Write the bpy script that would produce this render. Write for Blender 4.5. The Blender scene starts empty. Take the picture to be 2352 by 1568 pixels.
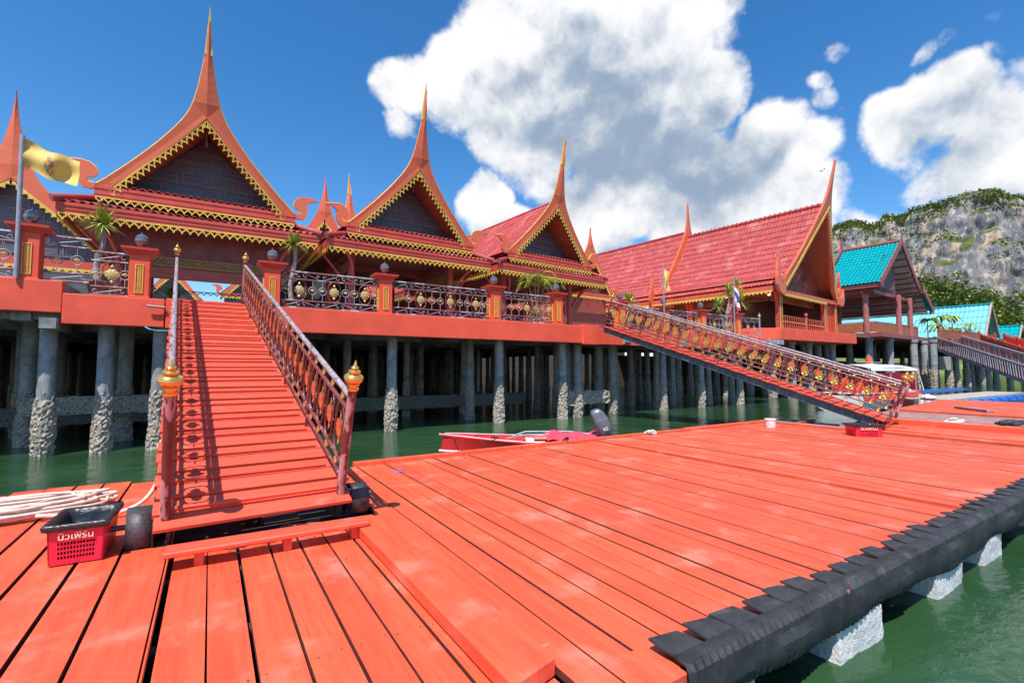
import bpy, bmesh, math, random
from mathutils import Vector, Matrix, noise
R=math.radians; PI=math.pi; S=bpy.context.scene; C=S.collection
random.seed(7)
# ---------- camera, sun, sky, exposure ----------
cd=bpy.data.cameras.new("camera"); cam=bpy.data.objects.new("camera",cd); C.objects.link(cam); S.camera=cam
cd.sensor_width=36; cd.lens=16.82; cd.clip_start=.05; cd.clip_end=6000
cam.location=(0,0,2.1); cam.rotation_euler=(R(93.3),0,R(-32.2))
SD=Vector((-.40,-.36,1)).normalized()             # towards the sun
sl=bpy.data.lights.new("sun","SUN"); sl.energy=4.3; sl.angle=R(.5); sl.color=(1,.955,.88)
so=bpy.data.objects.new("sun",sl); C.objects.link(so); so.rotation_euler=SD.to_track_quat('Z','Y').to_euler(); so.location=(-20,-15,40)
S.view_settings.view_transform='Standard'; S.view_settings.look='None'; S.view_settings.exposure=0.60; S.view_settings.gamma=1
S.cycles.max_bounces=7; S.cycles.transparent_max_bounces=8

def nd(nt,t,**k):
    n=nt.nodes.new(t)
    for a,b in k.items():
        if a in n.inputs.keys() if isinstance(a,str) else False: n.inputs[a].default_value=b
        else: setattr(n,a,b)
    return n
W=bpy.data.worlds.new("World"); S.world=W; W.use_nodes=True; nt=W.node_tree; nt.nodes.clear(); L_=nt.links.new
def math_(nt,op,a,b=None,c=None,clamp=False):
    n=nt.nodes.new('ShaderNodeMath'); n.operation=op; n.use_clamp=clamp
    for i,x in enumerate((a,b,c)):
        if x is None: continue
        if isinstance(x,(int,float)): n.inputs[i].default_value=x
        else: nt.links.new(x,n.inputs[i])
    return n.outputs[0]
def mixc(nt,f,a,b,mode='MIX'):
    n=nt.nodes.new('ShaderNodeMix'); n.data_type='RGBA'; n.blend_type=mode
    for s,x in ((n.inputs['Factor'],f),(n.inputs[6],a),(n.inputs[7],b)):
        if isinstance(x,(int,float)): s.default_value=x
        elif isinstance(x,(tuple,list)): s.default_value=(*x[:3],1)
        else: nt.links.new(x,s)
    return n.outputs[2]
def mapr(nt,x,a,b,c=0,d=1,smooth=True):
    n=nt.nodes.new('ShaderNodeMapRange'); n.interpolation_type='SMOOTHSTEP' if smooth else 'LINEAR'
    nt.links.new(x,n.inputs[0])
    for i,v in enumerate((a,b,c,d)): n.inputs[i+1].default_value=v
    return n.outputs[0]
def noise_(nt,vec,scale,detail=4,rough=.5,dist=0,out='Fac'):
    n=nt.nodes.new('ShaderNodeTexNoise'); n.inputs['Scale'].default_value=scale; n.inputs['Detail'].default_value=detail
    n.inputs['Roughness'].default_value=rough; n.inputs['Distortion'].default_value=dist
    if vec is not None: nt.links.new(vec,n.inputs['Vector'])
    return n.outputs[out]
sky=nt.nodes.new('ShaderNodeTexSky'); sky.sky_type='NISHITA'; sky.sun_disc=False
sky.sun_elevation=math.asin(SD.z); sky.sun_rotation=math.atan2(SD.x,SD.y); sky.air_density=1.0; sky.dust_density=.3; sky.ozone_density=3.5
tc=nt.nodes.new('ShaderNodeTexCoord'); vec=tc.outputs['Generated']
def vdir(u,v):   # direction of the sky towards which a cloud stands
    f=1099; yw=R(32.2); p=R(3.3)
    fw=Vector((math.sin(yw)*math.cos(p),math.cos(yw)*math.cos(p),math.sin(p))); rt=Vector((math.cos(yw),-math.sin(yw),0)); up=rt.cross(fw)
    return (fw*f+rt*(u-1176)+up*(784-v)).normalized()
# cloud field: the union of soft balls in the sky, broken up by noise of the direction
def vofs(src,d):
    m=nt.nodes.new('ShaderNodeVectorMath'); m.operation='ADD'; m.inputs[1].default_value=d; nt.links.new(src,m.inputs[0]); return m.outputs[0]
def warp(src,scale,k,det=3):
    q=nt.nodes.new('ShaderNodeTexNoise'); q.inputs['Scale'].default_value=scale; q.inputs['Detail'].default_value=det; nt.links.new(src,q.inputs['Vector'])
    s_=nt.nodes.new('ShaderNodeVectorMath'); s_.operation='SUBTRACT'; nt.links.new(q.outputs['Color'],s_.inputs[0]); s_.inputs[1].default_value=(.5,.5,.5)
    m=nt.nodes.new('ShaderNodeVectorMath'); m.operation='MULTIPLY_ADD'; m.inputs[1].default_value=(k,k,k); nt.links.new(s_.outputs[0],m.inputs[0]); nt.links.new(src,m.inputs[2]); return m.outputs[0]
def puffs(src,scale):
    v_=nt.nodes.new('ShaderNodeTexVoronoi'); v_.feature='SMOOTH_F1'; v_.inputs['Scale'].default_value=scale; v_.inputs['Smoothness'].default_value=.35; nt.links.new(src,v_.inputs['Vector']); return v_.outputs['Distance']
def relief(src):
    w1=warp(src,9,.05,4)
    return math_(nt,'ADD',math_(nt,'MULTIPLY',noise_(nt,w1,6,8,.6),1.0),math_(nt,'MULTIPLY',puffs(w1,11),-.34))
wv=warp(vec,5,.13,6)
rel=relief(vec); rel2=relief(vofs(vec,tuple((Vector((0,0,1))*.030+Vector((-.53,-.1,0))*.018))))
def field(blobs,src):
    acc=None
    for (u,v,rad,w) in blobs:
        d=vdir(u,v); n=nt.nodes.new('ShaderNodeVectorMath'); n.operation='DISTANCE'; nt.links.new(src,n.inputs[0]); n.inputs[1].default_value=d
        r=rad/math.hypot(1099,math.hypot(u-1176,v-784))
        x=mapr(nt,n.outputs['Value'],r*1.45,r*.25,0,w)
        acc=x if acc is None else math_(nt,'MAXIMUM',acc,x)
    return acc
BL=[(1150,30,150,1),(1330,20,260,1),(1560,60,170,1),(1080,170,150,1),(950,200,90,.85),(1250,230,220,1),(1480,230,210,1),(1170,320,110,.8),
    (1640,200,110,.95),(1420,370,140,.9),(1780,360,130,1),(1860,440,110,.95),(1600,440,170,1),(1440,470,130,.95),(1110,480,85,1),(1190,500,60,.9),(1350,450,80,.9),(1720,500,150,.9),(1340,540,90,.85),(1860,500,110,.8),(1950,480,60,.62),
    (1890,175,42,.60),(1905,215,50,.64),(1930,245,36,.58),(2190,230,120,.95),(2290,300,130,1),(2070,260,90,.9),(2250,370,130,.9),(2350,200,80,.7),(2165,95,50,.60),(2215,70,50,.60),(2265,45,45,.58),(1925,92,44,.56),
    (2310,130,60,.60),(925,290,48,.62),(800,105,22,.42),(2060,470,45,.58),(1990,480,55,.64),(2120,330,60,.6),(2520,300,240,.9),(1400,-260,330,.9),(2750,600,200,.8),(-600,500,300,.8),(-1000,200,300,.8),(2340,25,55,.6)]
fld=field(BL,wv)
fine=noise_(nt,warp(vec,20,.03,3),26,5,.6)
dens=math_(nt,'ADD',fld,math_(nt,'MULTIPLY',math_(nt,'SUBTRACT',rel,.36),1.05))
dens=math_(nt,'ADD',dens,math_(nt,'MULTIPLY',math_(nt,'SUBTRACT',fine,.5),.34))
alpha=mapr(nt,dens,.37,.66,0,1)
# clouds: thick undersides grey, rims and sunward sides of the billows white
DK=[(1400,300,200,1),(1540,330,190,1),(1290,270,160,.75),(1650,450,150,.5),(1450,400,130,.7),(1180,290,110,.45),(1560,510,180,.45),(2240,360,120,.5),(2160,270,90,.4),(1520,130,120,.35),(1750,480,130,.4)]
dk=field(DK,wv)
sh=math_(nt,'MULTIPLY',math_(nt,'SUBTRACT',rel2,rel),2.3)
shade=math_(nt,'ADD',math_(nt,'MULTIPLY',dk,.92),sh)
shade=math_(nt,'ADD',shade,math_(nt,'MULTIPLY',math_(nt,'SUBTRACT',noise_(nt,wv,4.0,6,.55),.5),.8))
shade=mapr(nt,shade,-.06,1.0,0,1)
ccol=mixc(nt,shade,(.98,.985,1.0),(.31,.41,.55))
bg1=nt.nodes.new('ShaderNodeBackground'); bg1.inputs[1].default_value=.125
skyc=nt.nodes.new('ShaderNodeHueSaturation'); skyc.inputs['Saturation'].default_value=1.31; skyc.inputs['Value'].default_value=1.0
nt.links.new(sky.outputs[0],skyc.inputs['Color']); nt.links.new(skyc.outputs[0],bg1.inputs[0])
bg2=nt.nodes.new('ShaderNodeBackground'); nt.links.new(ccol,bg2.inputs[0]); bg2.inputs[1].default_value=.68
ms=nt.nodes.new('ShaderNodeMixShader'); nt.links.new(alpha,ms.inputs[0]); nt.links.new(bg1.outputs[0],ms.inputs[1]); nt.links.new(bg2.outputs[0],ms.inputs[2])
wo=nt.nodes.new('ShaderNodeOutputWorld'); nt.links.new(ms.outputs[0],wo.inputs[0])

# ---------- materials ----------
MATS={}
def mat(name,base,rough=.5,metal=0,var=.15,scale=3,wear=None,bump=0,bscale=20,stretch=None,island=0,streak=0,ior=None,band=None,coat=0,spec=None):
    if name in MATS: return MATS[name]
    m=bpy.data.materials.new(name); m.use_nodes=True; t=m.node_tree; b=t.nodes['Principled BSDF']; MATS[name]=m
    tcn=t.nodes.new('ShaderNodeTexCoord'); v=tcn.outputs['Object']
    if stretch:
        mp=t.nodes.new('ShaderNodeMapping'); mp.inputs['Scale'].default_value=stretch; t.links.new(v,mp.inputs['Vector']); sv=mp.outputs[0]
    else: sv=v
    n=noise_(t,sv,scale,6,.6)
    col=mixc(t,mapr(t,n,.3,.7),tuple(c*(1-var) for c in base),tuple(min(1,c*(1+var)+.02*var) for c in base))
    if island:
        g=t.nodes.new('ShaderNodeNewGeometry'); col2=mixc(t,g.outputs['Random Per Island'],(1-island,)*3,(1+island*.3,)*3)
        col=mixc(t,1,col,col2,'MULTIPLY')
    if streak:
        mp2=t.nodes.new('ShaderNodeMapping'); mp2.inputs['Scale'].default_value=(6,6,.35); t.links.new(v,mp2.inputs['Vector'])
        col=mixc(t,mapr(t,noise_(t,mp2.outputs[0],2,5,.65),.5,.75,0,streak),col,tuple(c*.45 for c in base))
    if wear:
        for (wc,lo,hi,ws,st) in (wear if isinstance(wear[0],(tuple,list)) and len(wear[0])==5 else [wear]):
            if st:
                mp3=t.nodes.new('ShaderNodeMapping'); mp3.inputs['Scale'].default_value=st; t.links.new(v,mp3.inputs['Vector']); wvv=mp3.outputs[0]
            else: wvv=v
            col=mixc(t,mapr(t,noise_(t,wvv,ws,7,.62),lo,hi),col,wc)
    t.links.new(col,b.inputs['Base Color'])
    b.inputs['Roughness'].default_value=rough; b.inputs['Metallic'].default_value=metal
    if ior: b.inputs['IOR'].default_value=ior
    if spec is not None: b.inputs['Specular IOR Level'].default_value=spec
    if coat: b.inputs['Coat Weight'].default_value=coat; b.inputs['Coat Roughness'].default_value=.15
    if bump:
        bn=t.nodes.new('ShaderNodeBump'); bn.inputs['Strength'].default_value=bump; bn.inputs['Distance'].default_value=.02
        t.links.new(noise_(t,sv,bscale,6,.65),bn.inputs['Height']); t.links.new(bn.outputs[0],b.inputs['Normal'])
    return m
PINK=(.74,.24,.17)
M_deck=mat('deck_paint',(.74,.094,.036),.5,0,.17,2.2,[((.50,.055,.022),.60,.70,4,(16,.35,1)),(PINK,.50,.80,1.7,(1,1,1)),((.78,.36,.28),.66,.92,5,(.8,2.2,1)),((.62,.28,.2),.70,.78,14,None),((.10,.05,.03),.73,.76,5,(1,.25,1))],.35,16,(6,.5,6),.16)
M_deckX=mat('deck_paint_cross',(.74,.086,.042),.5,0,.12,2.2,[(PINK,.58,.88,2.6,None),((.62,.28,.2),.70,.78,14,None)],.35,16,(.5,6,6),.15)
M_gap=mat('gap_shade_plank_side',(.13,.028,.016),.8,0,.3,4)  # thinly painted plank sides, darkened so the gaps between boards read as shade
M_under=mat('dark_timber',(.05,.04,.035),.8,0,.3,4)
M_fascia=mat('red_concrete',(.80,.092,.044),.62,0,.10,1.2,[((.66,.22,.17),.60,.85,3,None),((.35,.07,.05),.66,.82,1.4,None)],.15,30)
M_pillar=mat('red_pillar_paint',(.78,.085,.035),.5,0,.08,2,[((.62,.62,.66),.665,.685,3.2,None)],.1,20)
M_conc=mat('concrete_dark',(.28,.285,.30),.85,0,.35,3,[((.30,.31,.33),.60,.8,4,(6,6,.4))],.5,20,None,0,.5)
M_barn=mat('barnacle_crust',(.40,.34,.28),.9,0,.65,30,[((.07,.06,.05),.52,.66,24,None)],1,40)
M_rail=mat('plum_paint',(.19,.045,.042),.38,0,.2,6,[((.44,.40,.43),.60,.66,5,(3,3,1.2))],.1,30)
M_railg=mat('weathered_handrail',(.33,.29,.31),.4,0,.25,9,[((.20,.05,.05),.53,.60,7,(4,1,4)),((.50,.48,.50),.62,.7,12,None)],.25,30)
M_post=mat('plum_post_paint',(.135,.03,.028),.35,0,.2,5,[((.48,.25,.25),.53,.57,3.0,(1.5,1.5,.6))],.1,30)
M_gold=mat('gold_paint',(.55,.38,.15),.45,.25,.15,10)
M_goldm=mat('polished_gold',(.80,.50,.13),.22,.72,.1,6)
M_yel=mat('gold_fringe_paint',(.70,.46,.07),.45,0,.15,6)
M_barge=mat('orange_board_paint',(.66,.135,.055),.45,0,.08,1,[((.55,.20,.14),.66,.85,3,None)],.08,10)
M_fasb=mat('red_board_paint',(.56,.075,.045),.45,0,.1,2,None,.1,12)
M_tile=mat('red_roof_tile',(.42,.068,.064),.62,0,.16,2,[((.52,.17,.16),.50,.75,.9,None),((.22,.05,.05),.66,.80,2.2,(1,1,.5))],.1,30,None,.12,spec=.22)
M_teal=mat('teal_roof_tile',(.0,.29,.33),.75,0,.12,2,None,.1,20,spec=.08)
M_blue=mat('pale_blue_roof_sheet',(.17,.46,.52),.5,0,.12,1,[((.3,.6,.66),.5,.8,1.5,(1,6,1))],.1,20,spec=.1)
M_wall=mat('dark_wood_panel',(.095,.095,.115),.40,0,.25,2,None,.2,16,(.6,6,6))
M_wallb=mat('dark_wood_batten',(.20,.12,.135),.45,0,.2,3)
M_wood=mat('red_brown_wood',(.36,.068,.042),.5,0,.25,2,None,.25,14,(1,1,6),.2)
M_woodr=mat('bright_red_wood',(.62,.07,.03),.5,0,.12,2,None,.25,14,(1,1,14))
M_col=mat('maroon_column',(.48,.07,.055),.35,0,.15,2)
M_soff=mat('wood_soffit',(.46,.12,.065),.6,0,.2,3,None,.2,14,(6,1,1))
M_steel=mat('blue_grey_steel',(.10,.12,.145),.45,.3,.2,3)
M_galv=mat('galvanised_rail',(.30,.32,.37),.5,.2,.15,8)
M_rub=mat('black_rubber',(.028,.029,.033),.62,0,.3,6,[((.09,.09,.095),.55,.8,3,(1,3,1)),((.16,.16,.16),.66,.74,14,None),((.50,.09,.05),.70,.715,4,None)],.3,40)
M_foam=mat('weathered_foam',(.66,.65,.63),.85,0,.1,6,[((.40,.36,.28),.62,.8,3,None)],1,22)
M_guard=mat('rusty_black_steel',(.055,.055,.065),.5,.4,.4,8,[((.16,.09,.07),.52,.7,22,None),((.55,.13,.07),.68,.72,3,None)],.3,40)
M_plas=mat('pink_red_plastic',(.72,.02,.06),.35,0,.05,5)
M_bag=mat('black_plastic_bag',(.022,.023,.028),.22,0,.2,8,None,.6,12)
M_rope=mat('cream_hose',(.66,.50,.42),.5,0,.1,20)
M_wht=mat('white_paint',(.78,.78,.80),.4,0,.05,4)
M_boat=mat('red_hull_paint',(.66,.02,.022),.35,0,.1,4,[((.35,.05,.06),.70,.74,9,None)])
M_grey=mat('grey_plastic',(.10,.115,.14),.3,0,.1,4)
M_leaf=mat('green_leaf',(.25,.36,.03),.5,0,.35,3,None,0,20,None,.5)
M_leafy=mat('yellow_green_leaf',(.46,.45,.06),.5,0,.35,3,None,0,20,None,.5)
M_trunk=mat('pale_trunk',(.30,.25,.23),.8,0,.3,9,None,.5,20)
M_glass=mat('silver_globe_glass',(.22,.21,.24),.15,.55,.3,16)
M_flagy=mat('yellow_cloth',(.72,.48,.12),.7,0,.1,2)
M_pot=mat('terracotta_pot',(.30,.10,.06),.8)

# ---------- mesh helpers ----------
class MB:
    def __init__(s): s.v=[]; s.f=[]; s.mi=[]; s.cur=0
    def add(s,vs,fs):
        o=len(s.v); s.v+= [tuple(p) for p in vs]; s.f+=[tuple(i+o for i in f) for f in fs]; s.mi+=[s.cur]*len(fs); return s
    def box(s,c,d,rot=None):
        x,y,z=(k/2 for k in d); P=[Vector((a*x,b*y,e*z)) for a in (-1,1) for b in (-1,1) for e in (-1,1)]
        if rot is not None:
            M=rot if isinstance(rot,Matrix) else Matrix.Rotation(rot,3,'Z'); P=[M@p for p in P]
        return s.add([p+Vector(c) for p in P],[(0,1,3,2),(4,6,7,5),(0,4,5,1),(2,3,7,6),(0,2,6,4),(1,5,7,3)])
    def b2(s,a,b): return s.box([(p+q)/2 for p,q in zip(a,b)],[abs(q-p) for p,q in zip(a,b)])
    def bar(s,p,q,w,h,up=(0,0,1)):
        p=Vector(p);q=Vector(q); d=(q-p); l=d.length; d.normalize(); u=Vector(up); r=d.cross(u)
        if r.length<1e-4: r=d.cross(Vector((0,1,0)))
        r.normalize(); u=r.cross(d); M=Matrix((r,d,u)).transposed(); return s.box((p+q)/2,(w,l,h),M)
    def tube(s,pts,r,n=8,cyc=False,cap=True):
        pts=[Vector(p) for p in pts]; m=len(pts); rr=r if isinstance(r,(list,tuple)) else [r]*m; vs=[]; prev=None
        for i,p in enumerate(pts):
            a=pts[(i-1)%m] if (cyc or i>0) else p; b=pts[(i+1)%m] if (cyc or i<m-1) else p
            d=(b-a).normalized()
            if prev is None:
                u=Vector((0,0,1)) if abs(d.z)<.9 else Vector((1,0,0)); x=d.cross(u).normalized()
            else: x=(prev-d*prev.dot(d)).normalized()
            prev=x; y=d.cross(x)
            vs+=[p+x*math.cos(2*PI*k/n)*rr[i]+y*math.sin(2*PI*k/n)*rr[i] for k in range(n)]
        fs=[]
        for i in range(m if cyc else m-1):
            j=(i+1)%m
            for k in range(n): fs.append((i*n+k,i*n+(k+1)%n,j*n+(k+1)%n,j*n+k))
        if not cyc and cap: fs+= [tuple(range(n-1,-1,-1)),tuple((m-1)*n+k for k in range(n))]
        return s.add(vs,fs)
    def lathe(s,prof,n=16,c=(0,0,0),ax=None):
        vs=[];c=Vector(c)
        for r,z in prof:
            for k in range(n):
                p=Vector((r*math.cos(2*PI*k/n),r*math.sin(2*PI*k/n),z)); 
                if ax is not None: p=ax@p
                vs.append(c+p)
        fs=[(i*n+k,i*n+(k+1)%n,(i+1)*n+(k+1)%n,(i+1)*n+k) for i in range(len(prof)-1) for k in range(n)]
        fs+=[tuple(range(n-1,-1,-1)),tuple((len(prof)-1)*n+k for k in range(n))]
        return s.add(vs,fs)
    def prism(s,poly,o,ex,ey,th):    # extruded outline, centred on the plane
        o=Vector(o);ex=Vector(ex);ey=Vector(ey); nn=ex.cross(ey).normalized()*th/2; m=len(poly)
        A=[o+ex*a+ey*b+nn for a,b in poly]; B=[o+ex*a+ey*b-nn for a,b in poly]
        return s.add(A+B,[tuple(range(m)),tuple(range(2*m-1,m-1,-1))]+[(i+m,(i+1)%m+m,(i+1)%m,i) for i in range(m)])
    def ring(s,poly,inner,o,ex,ey,th):
        o=Vector(o);ex=Vector(ex);ey=Vector(ey); nn=ex.cross(ey).normalized()*th/2; m=len(poly)
        V=[o+ex*a+ey*b+nn for a,b in poly]+[o+ex*a+ey*b+nn for a,b in inner]+[o+ex*a+ey*b-nn for a,b in poly]+[o+ex*a+ey*b-nn for a,b in inner]
        F=[]
        for i in range(m):
            j=(i+1)%m; F+=[(i,j,m+j,m+i),(2*m+j,2*m+i,3*m+i,3*m+j),(2*m+i,2*m+j,j,i),(m+i,m+j,3*m+j,3*m+i)]
        return s.add(V,F)
    def mesh(s,name,ms,smooth=0):
        me=bpy.data.meshes.new(name); me.from_pydata(s.v,[],s.f)
        ms=ms if isinstance(ms,(list,tuple)) else [ms]
        for m in ms: me.materials.append(m)
        if len(ms)>1: me.polygons.foreach_set('material_index',s.mi)
        if smooth:
            me.polygons.foreach_set('use_smooth',[True]*len(me.polygons))
            if smooth<180: me.set_sharp_from_angle(angle=R(smooth))
        me.update(); return me
    def build(s,name,ms,parent=None,smooth=0,bevel=0):
        me=s.mesh(name,ms,smooth); o=bpy.data.objects.new(name,me); C.objects.link(o)
        if parent is not None: o.parent=parent
        if bevel:
            b=o.modifiers.new('bevel','BEVEL'); b.width=bevel; b.segments=1; b.limit_method='ANGLE'
        return o
def inst(name,me,parent,loc=(0,0,0),rot=None,scale=None):
    o=bpy.data.objects.new(name,me); C.objects.link(o); o.parent=parent; o.location=loc
    if rot is not None: o.rotation_euler=rot
    if scale is not None: o.scale=scale
    return o
def tag(o,label=None,cat=None,group=None,kind=None):
    if label: o['label']=label
    if cat: o['category']=cat
    if group: o['group']=group
    if kind: o['kind']=kind
    return o
def empty(name,loc=(0,0,0),rot=(0,0,0),label=None,cat=None,group=None,scale=1):
    o=bpy.data.objects.new(name,None); C.objects.link(o); o.location=loc; o.rotation_euler=rot; o.scale=(scale,)*3; o.empty_display_size=.2
    return tag(o,label,cat,group)
def copy_tree(o,loc,rot=None,label=None,group=None,parent=None,scale=None):
    c=o.copy(); C.objects.link(c)
    if parent is None: c.location=loc
    else: c.parent=parent
    if rot is not None: c.rotation_euler=rot
    if scale is not None: c.scale=scale
    if label: c['label']=label
    if group: c['group']=group
    for ch in list(o.children): copy_tree(ch,None,parent=c)
    return c
def spline(pts,n=4):
    out=[]; P=[Vector(p) for p in pts]; m=len(P)
    for i in range(m-1):
        a=P[max(i-1,0)];b=P[i];c=P[i+1];d=P[min(i+2,m-1)]
        for k in range(n):
            t=k/n; out.append(.5*((2*b)+(c-a)*t+(2*a-5*b+4*c-d)*t*t+(3*b-a-3*c+d)*t**3))
    out.append(P[-1]); return out
def tiles(mb,A,B,D,Cc,pitch=.2,row=.42,amp=.028,step=.03,res=4,lip=.035):
    # wavy tile sheet; A-B is the eave, D-C the top edge
    A,B,D,Cc=map(Vector,(A,B,D,Cc)); e=(B-A); el=e.length; e.normalize(); hgt=((D-A)-e*(D-A).dot(e)).length
    nn=(B-A).cross(D-A).normalized(); 
    if nn.z<0: nn=-nn
    rows=max(1,round(hgt/row)); cols=max(2,round(el/pitch*res))
    for r in range(rows):
        t0=r/rows; t1=(r+1)/rows; vs=[]
        for t,off in ((t0,step),(t1,.004)):
            p=A.lerp(D,t); q=B.lerp(Cc,t)
            for c in range(cols+1):
                x=p.lerp(q,c/cols); s=(x-A).dot(e); ph=(s/pitch)%1
                w=amp*(math.cos(2*PI*ph)); vs.append(x+nn*(off+w))
        if r==0 or lip:
            for c in range(cols+1): vs.append(Vector(vs[c])-nn*lip)
        n=cols+1; fs=[(c,c+1,n+c+1,n+c) for c in range(cols)]
        fs+=[(2*n+c,2*n+c+1,c+1,c) for c in range(cols)]
        mb.add(vs,fs)
TOOTH=[(-.5,0),(.5,0),(.5,.30),(.42,.52),(.22,.60),(.13,.80),(0,1),(-.13,.80),(-.22,.60),(-.42,.52),(-.5,.30)]
TIN=[(-.30,.2),(.30,.2),(.33,.28),(.27,.42),(.14,.46),(.07,.58),(0,.7),(-.07,.58),(-.14,.46),(-.27,.42),(-.33,.28)]
def fringe(mb,P,Q,h=.2,pitch=.2,down=(0,0,-1),hole=True,th=.02,gap=.0):
    P=Vector(P);Q=Vector(Q);d=Q-P;l=d.length;d.normalize();n=max(1,round(l/pitch));w=l/n;dn=Vector(down).normalized()
    for i in range(n):
        o=P+d*(w*(i+.5))
        if hole: mb.ring(TOOTH,TIN,o,d*w*.97,dn*h,th)
        else: mb.prism(TOOTH,o,d*w*.97,dn*h,th)
# ---------- water ----------
m=bpy.data.materials.new('sea_water'); m.use_nodes=True; t=m.node_tree; b=t.nodes['Principled BSDF']
tcn=t.nodes.new('ShaderNodeTexCoord'); mp=t.nodes.new('ShaderNodeMapping'); mp.inputs['Scale'].default_value=(1,1.6,1); mp.inputs['Rotation'].default_value=(0,0,.5)
t.links.new(tcn.outputs['Object'],mp.inputs[0])
h=math_(t,'ADD',math_(t,'MULTIPLY',noise_(t,mp.outputs[0],1.1,3,.5,.4),.6),math_(t,'MULTIPLY',noise_(t,mp.outputs[0],5.5,4,.6,.6),.16))
h=math_(t,'ADD',h,math_(t,'MULTIPLY',noise_(t,mp.outputs[0],.25,2,.5,.2),.9))
bn=t.nodes.new('ShaderNodeBump'); bn.inputs['Strength'].default_value=.55; bn.inputs['Distance'].default_value=.13; t.links.new(h,bn.inputs['Height']); t.links.new(bn.outputs[0],b.inputs['Normal'])
col=mixc(t,mapr(t,noise_(t,tcn.outputs['Object'],.3,4,.6),.3,.7),(.015,.048,.018),(.030,.082,.033)); t.links.new(col,b.inputs['Base Color'])
b.inputs['Roughness'].default_value=.06; b.inputs['IOR'].default_value=1.33
M_water=m
w=MB(); w.add([(-1500,-200,0),(3000,-200,0),(3000,3500,0),(-1500,3500,0)],[(0,1,2,3)]); tag(w.build('water',M_water),kind='structure')

# ---------- pier: slabs on piles ----------
def pier(name,parts,label):
    e=empty(name,(0,0,0),label=label,cat='pier')
    for nm,bx,mt,bv in parts:
        for a,b_ in bx: mb=MB(); mb.b2(a,b_); mb.build(nm,mt,e,bevel=bv)
    return e
FY=15.4
pier('concrete_pier',[
 ('edge_beam',[((-30,FY,3.45),(-3.06,FY+.25,4.21)),((-3.055,FY,3.19),(-1.06,FY+.25,3.925)),((1.1-.45,FY,3.19),(13.2,FY+.25,3.92))],M_fascia,.015),
 ('end_block',[((-1.03,FY-.03,3.17),(-.80,FY+.25,3.95)),((13.2,FY-.06,3.14),(14.1,FY+.6,3.96))],M_fascia,.015),
 ('deck_slab',[((-30,FY+.25,3.6),(-3.06,70,4.2)),((-3.05,FY+.252,3.6),(14.05,70,3.9)),((14.05,FY+.65,3.6),(30,70,3.9)),((-.8,FY+.02,3.6),(.65,FY+.25,3.88))],M_conc,0),
 ('side_beam',[((13.9,FY+.6,3.25),(14.1,FY+1.2,3.9)),((14.1,FY+.45,3.2),(27.6,FY+.70,3.92))],M_fascia,.01),
 ('cross_beam',[((x,FY+.3,3.25),(x+.35,46,3.6)) for x in range(-28,28,4)]+[((-30,y,3.3),(28,y+.3,3.598)) for y in (16.15,20.3,24.5,29)],M_conc,0)],
 'long red edged concrete pier deck carrying the thai pavilions')
st=MB(); st.b2((-4.2,15.9,3.3),(-2.75,16.3,3.5)); st.b2((-3.4,15.2,3.05),(-3.1,16.6,3.3)); tag(st.build('support_beam',M_conc),'short stained concrete beam end under the left corner of the pier','beam')
pip=MB(); pip.tube([(-1.42,15.3,3.72),(-1.25,15.3,3.71),(-1.04,15.32,3.70)],.03,8); tag(pip.build('drain_pipe',M_galv),'short grey pipe poking sideways from the red pier edge beside the left gangway','pipe')
hp=MB(); hp.tube([(-1.45,15.38,3.18),(-1.35,15.33,3.12),(-1.2,15.33,3.09),(-.85,15.33,3.10)],.018,6); tag(hp.build('water_hose',mat('blue_hose',(.05,.3,.5))),'thin blue hose hanging below the pier edge','hose')
# piles
def pile_mesh(seed,barn=True,H_=3.6):
    rnd=random.Random(seed); a=MB(); a.lathe([(.175,-.8),(.175,H_-.22),(.215,H_-.2),(.215,H_)],12)
    b_=MB()
    prof=[(.19,-.3),(.205,.05),(.22,.5),(.225,.9),(.215,1.3),(.185,1.45),(.176,1.5)]
    n=28; rows=30; vs=[]
    for i in range(rows+1):
        z=-.3+1.85*i/rows
        for k in range(n):
            r=.2+.02*math.sin(z*3+seed)+ (rnd.random()-.35)*.055; r*= (1 if z<1.25 else max(.87,1-(z-1.25)*.5))
            vs.append((r*math.cos(2*PI*(k+.5*(i%2))/n),r*math.sin(2*PI*(k+.5*(i%2))/n),z+(rnd.random()-.5)*.05))
    b_.add(vs,[(i*n+k,i*n+(k+1)%n,(i+1)*n+(k+1)%n,(i+1)*n+k) for i in range(rows) for k in range(n)])
    return a.mesh('shaft',M_conc,40),b_.mesh('barnacles',M_barn)
PM=[pile_mesh(i) for i in range(3)]
def pile(x,y,lab,grp='piles under the pier',zt=0,s=1,k=0):
    e=empty('pier_pile',(x,y,zt),(0,0,random.uniform(0,6)),lab,'pile',grp); e.scale=(s,s,1)
    inst('shaft',PM[k%3][0],e); inst('barnacles',PM[k%3][1],e)
front=[(-3.4,16.1,'front pile at the far left below the step in the red pier edge'),(-2.3,16.1,'front pile second from the left under the pier edge'),(-1.15,15.95,'front pile just left of the near gangway'),
 (5.3,16.2,'front pile standing alone right of the near gangway with a sunlit barnacle foot'),(9.6,16.2,'front pile behind the bow of the red boat'),(12.75,16.2,'front pile left of the barnacled cross beam end'),
 (13.75,16.4,'front pile rising through the barnacled cross beam behind the outboard motor'),(1.6,16.2,'front pile hidden mostly behind the near gangway')]
for i,(x,y,l) in enumerate(front): pile(x,y,'grey concrete '+l,'piles along the pier front',0,1.0,i)
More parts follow.
